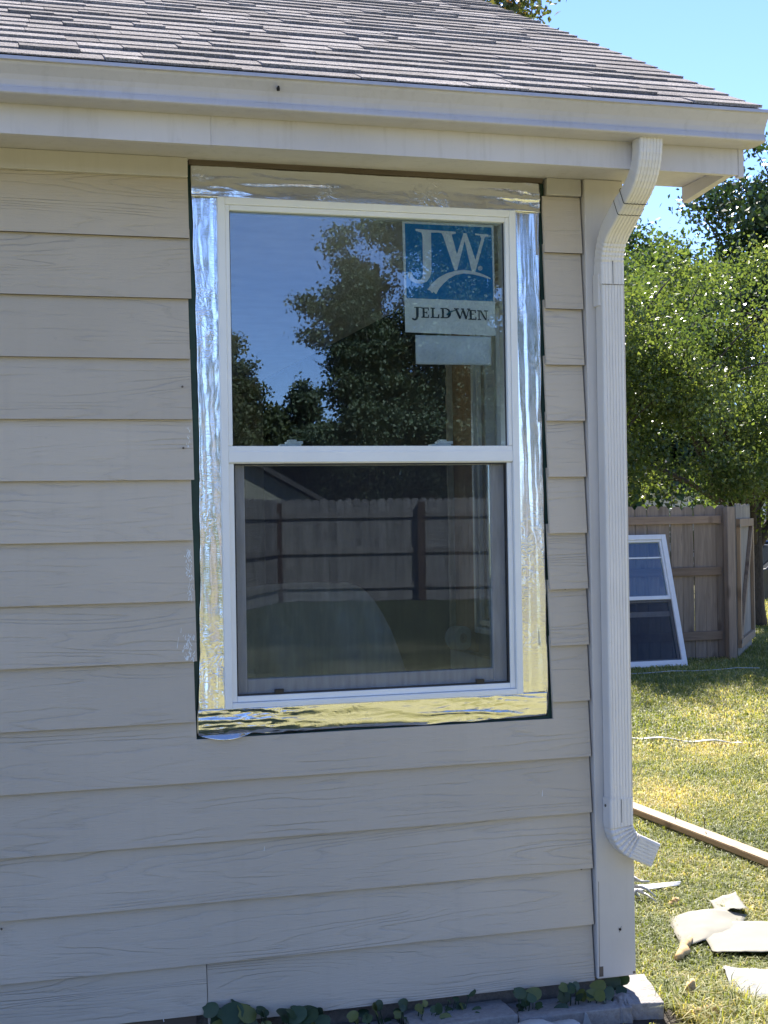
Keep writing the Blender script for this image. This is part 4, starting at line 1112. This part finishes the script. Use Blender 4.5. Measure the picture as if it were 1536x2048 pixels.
def tree(name, base, trunk_top, rad, ells, nclump, per, csig, lsize, mat, label, cat='tree', group=None, seed=0, gap=.0, gscale=.9, lean=0.0, bias=.4, forks=None, shell=2.4, extra=None, flat_=.6, mainlimbs=None):
    rng = np.random.default_rng(seed+100)
    root = empty(name, base); tag(root, label, cat, group)
    B = np.array(base)
    cl = sample_crown(ells, nclump, rng, shell, gap, gscale, seed*1.7)
    if extra is not None: cl = np.vstack([cl, np.array(extra)])
    cl = cl - B
    tb = MB(); H = trunk_top - base[2]
    tp = [Vector((lean*t*t*H + .04*H*math.sin(t*4+seed)*t*.3, .02*H*math.cos(t*3+seed)*t, t*H)) for t in np.linspace(-.03,1,9)]
    tb.tube(tp, [rad*1.35]+[rad*(1-.72*i/8) for i in range(1,9)], 10)
    tb.build('trunk', MAT['bark'], root, smooth=True)
    lb = MB(); mains = []
    idx = rng.choice(len(cl), min(len(cl), 16), replace=False)
    for i in idx:
        t = rng.uniform(.35,.98) if forks is None else rng.choice(forks)
        p0 = tp[int(round(t*8))]; p2 = Vector(cl[i]); mid = p0.lerp(p2, .45) + Vector((0,0,.12*(p2-p0).length))
        pts = [p0*(1-s)**2 + mid*2*s*(1-s) + p2*s*s for s in np.linspace(0,1,7)]
        r_ = rad*(1-.6*t)*.55
        lb.tube(pts, [r_*(1-.85*s) + .004 for s in np.linspace(0,1,7)], 6); mains.append(pts)
    for (dx, dy, zt, r_) in (mainlimbs or ()):
        p0 = Vector((0,0,.42*H)); p2 = Vector((dx,dy,zt)); mid = p0.lerp(p2,.5)+Vector((dx*.12,dy*.12,-.08))
        pts = [p0*(1-q)**2 + mid*2*q*(1-q) + p2*q*q for q in np.linspace(0,1,8)]
        lb.tube(pts, [r_*(1-.7*q) for q in np.linspace(0,1,8)], 8); mains.append(pts)
    allp = [p for q in mains for p in q[2:]]
    AP = np.array([tuple(p) for p in allp])
    for i in rng.choice(len(cl), min(len(cl), 130), replace=False):
        q = cl[i]; j = np.argmin(((AP-q)**2).sum(1)); p0 = Vector(AP[j]); p2 = Vector(q)
        lb.tube([p0, p0.lerp(p2,.5)+Vector((0,0,.05)), p2], [rad*.09+.004,.006+rad*.03,.004], 5, cap=False)
    lb.build('limbs', MAT['bark'], root, smooth=True)
    k = len(cl); off = rng.normal(size=(k,per,3))*csig; off[:,:,2] *= flat_
    ctr = (cl[:,None,:]+off).reshape(-1,3)
    ct = np.repeat(rng.uniform(.1,.75,k), per) + rng.normal(size=k*per)*.16
    leaf_cloud('crown', mat, root, ctr, bias, lsize, rng, ct)
    return root

# the near tree by the gate and its left neighbour
tree('shade_tree', (10.47,13.5,0), 2.6, .135, [(9.6,13.0,3.5,2.1,2.0,2.0),(8.3,12.0,3.4,1.8,1.8,1.65),(11.4,13.6,3.2,1.9,1.8,2.0),(9.0,12.0,2.3,1.8,1.6,.9),(10.6,12.6,2.4,1.7,1.3,.9),(8.0,12.2,1.9,1.5,1.2,.6),(8.4,10.9,3.3,1.4,1.1,1.0)], 290, 230, .18, .062, LEAF['near'],
     'leafy yellow-green shade tree with forked dark trunk beside the open gate', seed=1, gap=.60, gscale=1.05, mainlimbs=[(-1.3,-.3,3.1,.085),(1.2,.2,3.0,.085),(-.5,-.8,2.6,.05)], forks=[.4,.5,.62,.75,.9], shell=2.0, flat_=.75)
tree('shade_tree', (6.9,13.2,0), 2.4, .12, [(6.7,12.4,3.5,1.9,1.9,1.6),(5.6,12.0,3.0,1.5,1.5,1.4),(7.3,11.6,3.0,1.3,1.1,1.1),(6.7,10.7,3.5,1.4,1.1,1.0)], 200, 220, .18, .062, LEAF['near'],
     'shade tree behind the house corner, mostly hidden by the downspout', seed=2, gap=.50, gscale=1.05, flat_=.75)
def shrub(loc, rx, ry, h, label, seed):
    rng = np.random.default_rng(seed); root = empty('shrub', loc); tag(root, label, 'shrub', 'shrubs behind the fence')
    c = sample_crown([(0,0,h*.5,rx,ry,h*.5)], 60, rng, 2.4); c = c[c[:,2] > .05]
    ctr = (c[:,None,:] + rng.normal(size=(len(c),110,3))*.17).reshape(-1,3); ctr[:,2] = np.abs(ctr[:,2])
    leaf_cloud('foliage', LEAF['mid'], root, ctr, .3, .085, rng, rng.uniform(.05,.8,len(ctr)))
    sb = MB()
    for q in c[:14]: sb.tube([(q[0]*.15,q[1]*.15,0),(q[0]*.5,q[1]*.5,q[2]*.6),tuple(q)], [.02,.012,.005], 5)
    sb.build('stems', MAT['bark'], root)
shrub((7.4,11.3,0), 1.0, .8, 1.9, 'dark green shrub just behind the fence left of the gate', 61)
shrub((8.6,15.8,0), 1.3, 1.0, 2.2, 'dark green shrub behind the shade tree left of its trunk', 62)
# taller trees far behind
tree('tall_tree', (19.2,27.2,-.5), 9.0, .32, [(19.0,27.1,8.2,2.3,2.2,3.0),(20.6,27.3,8.6,2.0,2.0,2.9),(17.3,27.3,7.0,1.6,1.6,2.2),(22.6,27,7.5,2.2,2,3.2),(19.0,27.2,4.2,2.8,2.0,2.4),(16.6,27.3,3.2,2.4,1.8,2.4),(22.5,27.2,3.6,2.4,2,2.4)], 520, 130, .34, .16, LEAF['tall'],
     'tall dark tree with sky showing through, behind the yellow-green tree', seed=3, gap=.47, gscale=.75, shell=2.0)
tree('tall_tree', (15.6,27.6,-.5), 7.5, .26, [(15.4,27.6,6.9,1.5,1.5,2.2),(14.2,27.4,5.6,1.7,1.6,2.2),(16.6,27.6,5.4,1.6,1.6,2.4)], 230, 110, .32, .15, LEAF['mid'],
     'lighter green tree just right of the downspout elbow', seed=4, gap=.44, gscale=.8)
tree('tall_tree', (8.6,24.4,-.5), 13.6, .30, [(8.6,24.4,14.2,1.7,1.7,2.0)], 60, 90, .34, .16, LEAF['brown'],
     'tree whose browning tip shows above the roof edge', seed=5, gap=.3,
     extra=[(10.1,23.95,12.75),(10.45,23.9,12.75),(10.75,23.85,12.6),(10.95,23.8,12.42),(11.15,23.75,12.22),(11.28,23.72,12.10),(11.2,23.75,12.5),(10.6,23.8,12.45),(9.8,24.0,12.9),(9.4,24.1,13.1)])
# far hedge masses closing the gaps
def hedge(name, x0, x1, y0, y1, h0, h1, n, lsize, mat, seed):
    rng = np.random.default_rng(seed); u = rng.random(n); x = x0+(x1-x0)*u; yb = y0+(y1-y0)*u
    top = np.array([h0 + (h1-h0)*(.5+.5*mnoise.noise(Vector((xx*.25, seed, 0)))) for xx in x])
    ctr = np.stack([x, yb+rng.normal(size=n)*.9, top*rng.random(n)**.7], 1)
    o = leaf_cloud(name, mat, None, ctr, .3, lsize, rng, rng.uniform(.05,.9,n)); return tag(o, kind='stuff')
hedge('far_trees', 12, 60, 52, 40, 3.0, 6.5, 42000, .34, LEAF['hedge'], 31)

# ================================================================== beyond the trees: house, cars
nh = empty('neighbour_house', (27.0, 43, -.5), None, R(-14)); tag(nh, 'pale house across the street seen between trunk and fence', 'house')
MB().box(-5,5,0,7,0,3.0).build('wall', MAT['wall_far'], nh)
MB().prism_x([(-.5,2.95),(3.5,5.0),(7.5,2.95),(7.5,3.1),(3.5,5.15),(-.5,3.1)], -5.4, 5.4).build('roof', MAT['roof_far'], nh)
for xx in (-3.2, 0.6, 3.4):
    w_ = MB().box(xx-.6, xx+.6, -.06, -.005, 1.0, 2.2).build('window', MAT['vinyl_old'], nh)
    MB().box(xx-.53, xx+.53, -.075, -.061, 1.07, 2.13).build('pane', MAT['carglass'], w_)
def car(loc, rz_, label, paint, name='parked_car', tall=0.0, cat='car'):
    c = empty(name, loc, None, rz_); tag(c, label, cat)
    # side profile along local x (rear at x=0, front at x=4.4), width along y
    prof = [(.0,.42),(.0,.80),(.06,1.0),(.42,1.06),(.95,1.46+tall),(2.35,1.48+tall),(3.05,1.05+tall*.4),(4.1,.92+tall*.3),(4.38,.72),(4.40,.40),(4.2,.28),(.25,.28)]
    mb = MB(); n = len(prof)
    for (y, ins) in ((-.86,.0),(-.80,.03),(.80,.03),(.86,.0)):
        pass
    rows = []
    for (y, sc_, top) in ((-.87,1.0,.78),(-.84,1.0,1.0),(.84,1.0,1.0),(.87,1.0,.78)):
        rows.append([(p[0], y*(1.0 if p[1] < 1.1 else .80), p[1]) for p in prof])
    for r_ in rows: mb.v += r_
    for k in range(3):
        for j in range(n): mb.f.append((k*n+j, k*n+(j+1)%n, (k+1)*n+(j+1)%n, (k+1)*n+j))
    mb.f.append(tuple(range(n-1,-1,-1))); mb.f.append(tuple(range(3*n,4*n)))
    body = mb.build('body', paint, c, bevel=.03)
    for y in (-.725,.715):
        MB().prism_y([(.62,1.10),(1.02,1.40+tall),(2.28,1.42+tall),(2.85,1.08)], y, y+.012).build('side_glass', MAT['carglass'], c)
    MB().add([(.44,-.60,1.085),(.44,.60,1.085),(.90,.56,1.44+tall),(.90,-.56,1.44+tall)], [(0,1,2,3)]).build('rear_glass', MAT['carglass'], c, solid=.01)
    for y in (-.70,.70):
        MB().box(-.035,.12,y-.13,y+.13,.80,.98).build('taillight', MAT['tail'], c, bevel=.02)
        for xx in (.85, 3.5):
            w = empty('wheel', (xx, y*1.10, .32), c)
            ring_mesh(.32, .19, -.10, .10).build('tyre', MAT['tyre'], w, bevel=.02)
            ring_mesh(.189, .03, -.08, .08).build('rim', MAT['chrome'], w)
    MB().box(-.06,.06,-.82,.82,.40,.56).build('bumper', MAT['chrome'] if tall == 0 else paint, c, bevel=.02)
    MB().box(-.012,-.001,-.26,.26,.62,.74).build('number_plate', MAT['vinyl'], c)
    return c
car((13.55,19.75,-.495), R(-8), 'dark parked car with red tail light at the right edge', MAT['car'])
car((15.55,23.3,-.495), R(-8), 'blue car parked beyond the dark car at the right edge', MAT['van'])

# ================================================================== behind the camera (seen in the panes and the foil)
bf = empty('rear_fence', (4.91,-19.35,.2)); tag(bf, 'weathered picket fence across the yard, mirrored in the lower window pane', 'fence')
pmb = picket_mesh('picket', .135, 1.72, MAT['fence_back'])
def fence_run(p0, d, length, start=0, skip=0):
    d = Vector(d).normalized(); n = int(length/.140); rz_ = math.atan2(d.y, d.x)
    for i in range(n):
        p = Vector(p0) + d*(.07+i*.140)
        o = put('picket', pmb, bf); o.location = (p.x, p.y, rp.uniform(-.015,.015)); o.rotation_euler = (0, 0, rz_)
    nb = max(1, round(length/2.41))
    for b in range(nb):
        a = Vector(p0)+d*(length*b/nb); e = Vector(p0)+d*(length*(b+1)/nb-.004)
        nrm = Vector((-d.y, d.x, 0))
        for z in (.22, .80, 1.40):
            q = [a+nrm*.019, e+nrm*.019, e+nrm*.058, a+nrm*.058]
            MB().hexa([(v.x,v.y,z) for v in q], [(v.x,v.y,z+.088) for v in q]).build('rail', MAT['rail_grey'], bf)
    for b in range(start, nb+1-skip):
        a = Vector(p0)+d*(length*b/nb); nrm = Vector((-d.y, d.x, 0)); c = a+nrm*.112
        o = MB().box(-.062,.062,-.062,.062,-.3,1.66).build('post', MAT['post_dark'], bf); o.location = (c.x, c.y, 0); o.rotation_euler = (0,0,rz_)
fence_run((0,0,0), (1.93,.55,0), 2.41*4)
fence_run((-.43*9.64,.9*9.64,0), (.43,-.9,0), 2.41*4 - .02, skip=2)

def conifer_ells(x, y, z0, z1, r0_, r1_, n=9, wob=.25, seed=0):
    rg = random.Random(seed); out = []
    for i in range(n):
        t = i/(n-1); z = z0+(z1-z0)*t; r_ = r0_+(r1_-r0_)*t
        out.append((x+rg.uniform(-wob,wob)*r_, y+rg.uniform(-wob,wob)*r_, z, r_*rg.uniform(.85,1.15), r_, (z1-z0)/n*.95)); 
    return out
tree('back_tree', (8.2,-24.9,.2), 7.0, .22, [(7.5,-25.0,7.65,.16,.18,.32),(7.62,-25.0,7.2,.32,.3,.38),(7.85,-25,6.75,.5,.5,.4),(7.9,-25,6.25,.72,.7,.45),(8.05,-25,5.7,.9,.8,.5),(8.15,-25,5.1,1.0,.9,.55),(8.3,-25,4.4,1.0,1.0,.6),(8.2,-25,3.5,1.2,1.,.7),(8.2,-25,2.4,1.2,1.,.8)], 430, 220, .17, .085, LEAF['spruce'],
     'tall ragged tree with pointed top, mirrored in the middle of the upper pane', group=None, seed=11, gap=.15, shell=1.7,
     extra=[(6.72,-25.05,6.22),(6.8,-25.0,6.12),(6.95,-25,6.02),(7.1,-25,5.95),(6.95,-25,5.45),(6.85,-25.1,5.5),(7.05,-25,5.35)])
tree('back_tree', (10.2,-24.3,.2), 10.5, .33, [(10.3,-24.3,2.2,1.7,1.4,1.0),(10.0,-24.3,3.5,1.8,1.4,1.0),(9.9,-24.3,4.7,1.8,1.4,1.),(9.9,-24.3,5.9,1.5,1.3,1.),(10.0,-24.3,7.1,1.45,1.2,.9),(10.0,-24.3,8.2,1.5,1.2,.9),(10.2,-24.3,9.6,1.2,1.1,1.2)], 620, 210, .20, .092, LEAF['spruce'],
     'largest dark tree behind the sticker, mirrored at the right of the upper pane', seed=12, gap=.12, shell=1.6,
     extra=[(8.05,-24.7,7.75),(8.15,-24.7,7.70),(8.3,-24.6,7.62),(8.45,-24.6,7.5),(8.6,-24.6,7.4),(8.75,-24.6,7.35),(8.4,-24.6,7.85),(8.7,-24.5,7.75)])
def farther(k, ells): return [(e[0]*k, 4.2+(e[1]-4.2)*k, 1.58+(e[2]-1.58)*k) + tuple(q*k for q in e[3:6]) for e in ells]
K = 1.22
tree('back_tree', (5.15*K,4.2-29.7*K,.2), 5.2, .18, farther(K, [(5.15,-25.5,5.1,.2,.2,.4),(5.2,-25.5,4.6,.45,.4,.45),(5.25,-25.5,4.0,.72,.6,.5),(5.3,-25.5,3.3,1.0,.8,.6),(5.3,-25.5,2.5,1.1,.9,.6),(5.95,-25.5,3.7,.4,.4,.35)]), 240, 160, .16, .12, LEAF['back2'],
     'conical tree mirrored at the lower left of the upper pane', seed=13, gap=.22)
tree('back_tree', (6.2*K,4.2-29.5*K,.2), 3.4, .12, farther(K, [(6.1,-25.3,2.6,.55,.5,.8),(6.15,-25.3,3.5,.38,.3,.5)]), 90, 150, .15, .12, LEAF['back2'],
     'low bushy tree mirrored between the conical tree and the ragged tree', seed=14, gap=.24)
tree('back_tree', (6.8*K,4.2-29.4*K,.2), 4.6, .12, farther(K, [(6.85,-25.2,2.6,.5,.4,.9),(6.8,-25.2,3.4,.48,.4,.6),(6.75,-25.2,4.1,.34,.3,.45),(6.70,-25.2,4.5,.18,.2,.2)]), 120, 150, .14, .12, LEAF['spruce'],
     'small upright tree mirrored left of the ragged tree', seed=15, gap=.22)
tree('back_tree', (1.0,-27,.2), 8.0, .3, [(1.0,-27,5.5,2.6,2.4,3.2)], 240, 90, .32, .2, LEAF['spruce'],
     'broad tree mirrored only in the left foil tape', seed=16, gap=.34)
tree('back_tree', (14.5,-23,.2), 8.0, .3, [(14.5,-23,5.6,2.8,2.4,3.4)], 240, 90, .32, .2, LEAF['spruce'],
     'broad tree mirrored only in the right foil tape', seed=17, gap=.34)
bh = empty('garden_shed', (4.4,-23.6,.2), None, R(12)); tag(bh, 'cream gabled shed with dark roof mirrored above the fence in the lower pane', 'shed')
MB().prism_y([(-2.1,0),(2.1,0),(2.1,1.74),(0,2.96),(-2.1,1.74)], -3.0, 0).build('wall', MAT['wall_back'], bh)
mb = MB(); mb.add([(-2.4,.25,1.62),(0,.25,3.02),(0,-3.2,3.02),(-2.4,-3.2,1.62),(-2.4,.25,1.72),(0,.25,3.14),(0,-3.2,3.14),(-2.4,-3.2,1.72)], [(0,1,2,3),(4,7,6,5),(0,4,5,1),(2,6,7,3),(0,3,7,4)])
mb.add([(2.4,.25,1.62),(0,.25,3.02),(0,-3.2,3.02),(2.4,-3.2,1.62),(2.4,.25,1.72),(0,.25,3.14),(0,-3.2,3.14),(2.4,-3.2,1.72)], [(0,1,2,3),(4,7,6,5),(0,4,5,1),(2,6,7,3),(0,3,7,4)])
mb.build('roof', MAT['roof_far'], bh)
w_ = MB().box(-.5,.5,.005,.05,.9,1.7).build('window', MAT['vinyl_old'], bh); MB().box(-.43,.43,.051,.07,.97,1.63).build('pane', MAT['carglass'], w_)
hedge('rear_trees', -30, 40, -52, -52, 2.5, 5.0, 26000, .42, LEAF['hedge'], 33)

# ================================================================== grass blades
def grass_patch(name, pts, hmin, hmax, wid, rng):
    n = len(pts)
    h = rng.uniform(hmin, hmax, n); a = rng.uniform(0, 2*np.pi, n); ln = rng.uniform(.3,1.5,n)*h
    w = wid*rng.uniform(.6,1.3,n); b = a + np.pi/2
    z0 = np.zeros(n)
    v = np.empty((n,5,3))
    cx, cy = pts[:,0], pts[:,1]; dx, dy = np.cos(a), np.sin(a); bx, by = np.cos(b)*w*.5, np.sin(b)*w*.5
    v[:,0] = np.stack([cx-bx, cy-by, z0], 1); v[:,1] = np.stack([cx+bx, cy+by, z0], 1)
    mx, my = cx+dx*ln*.35, cy+dy*ln*.35
    v[:,2] = np.stack([mx+bx*.8, my+by*.8, h*.62], 1); v[:,3] = np.stack([mx-bx*.8, my-by*.8, h*.62], 1)
    v[:,4] = np.stack([cx+dx*ln, cy+dy*ln, h*np.maximum(.35, 1-.38*(ln/h))], 1)
    m = bpy.data.meshes.new(name); m.vertices.add(n*5); m.vertices.foreach_set('co', v.reshape(-1))
    base = (np.arange(n)*5)[:,None]
    li = np.concatenate([base+np.array([[0,1,2,3]]), base+np.array([[3,2,4]])], 1).reshape(-1).astype(np.int32)
    m.loops.add(n*7); m.loops.foreach_set('vertex_index', li)
    ls = np.stack([np.arange(n)*7, np.arange(n)*7+4], 1).reshape(-1).astype(np.int32)
    m.polygons.add(n*2); m.polygons.foreach_set('loop_start', ls); m.update(calc_edges=True)
    # dry and green patches
    pn = np.array([mnoise.fractal(Vector((x*1.1+7, y*.8, 0)), 1.0, 2.0, 3) for x, y in pts[:, :2]])
    pf = np.array([mnoise.noise(Vector((x*6, y*6, 3))) for x, y in pts[:, :2]])
    t = .63 + .46*pn + .32*pf + rng.normal(size=n)*.24
    at = m.attributes.new('tint','FLOAT','FACE'); at.data.foreach_set('value', np.repeat(np.clip(t,0,1),2).astype(np.float32))
    m.materials.append(MAT['grass'])
    return tag(put(name, m), kind='stuff')
rg = np.random.default_rng(77)
def wedge(n, d0, d1, lat0, lat1):
    """points over the strip of lawn right of the house, denser close by"""
    d = np.exp(rg.uniform(np.log(d0), np.log(d1), n)); lat = rg.uniform(lat0, lat1, n)*d
    x = d*math.sin(YAW) + lat*math.cos(YAW); y = CAMLOC.y + d*math.cos(YAW) - lat*math.sin(YAW)
    p = np.stack([x, y], 1)
    ok = ~((p[:,0] < 2.02) & (p[:,1] > -.02)) & ~((p[:,0] < 2.10) & (p[:,1] > -.24))
    ok &= ~((np.abs(p[:,0]-3.31+(p[:,1]-2.2)*.045) < .05) & (p[:,1] > -.4) & (p[:,1] < 4.4))
    return p[ok]
P1 = wedge(125000, 4.4, 9.5, .10, .33); P2 = wedge(120000, 9.5, 26, .10, .36)
grass_patch('grass', P1, .018, .055, .0046, rg)
grass_patch('grass', P2, .022, .06, .0085, rg)
# sparse longer tufts in the foreground corner and a thin cover before the wall
q = np.stack([rg.uniform(2.08,2.35,1400), rg.uniform(-.6,.0,1400)], 1); grass_patch('grass', q, .05, .12, .0045, rg)
q = np.stack([rg.uniform(-2.5,2.1,26000), rg.uniform(-2.2,-.24,26000)], 1); grass_patch('grass', q, .025, .07, .0045, rg)
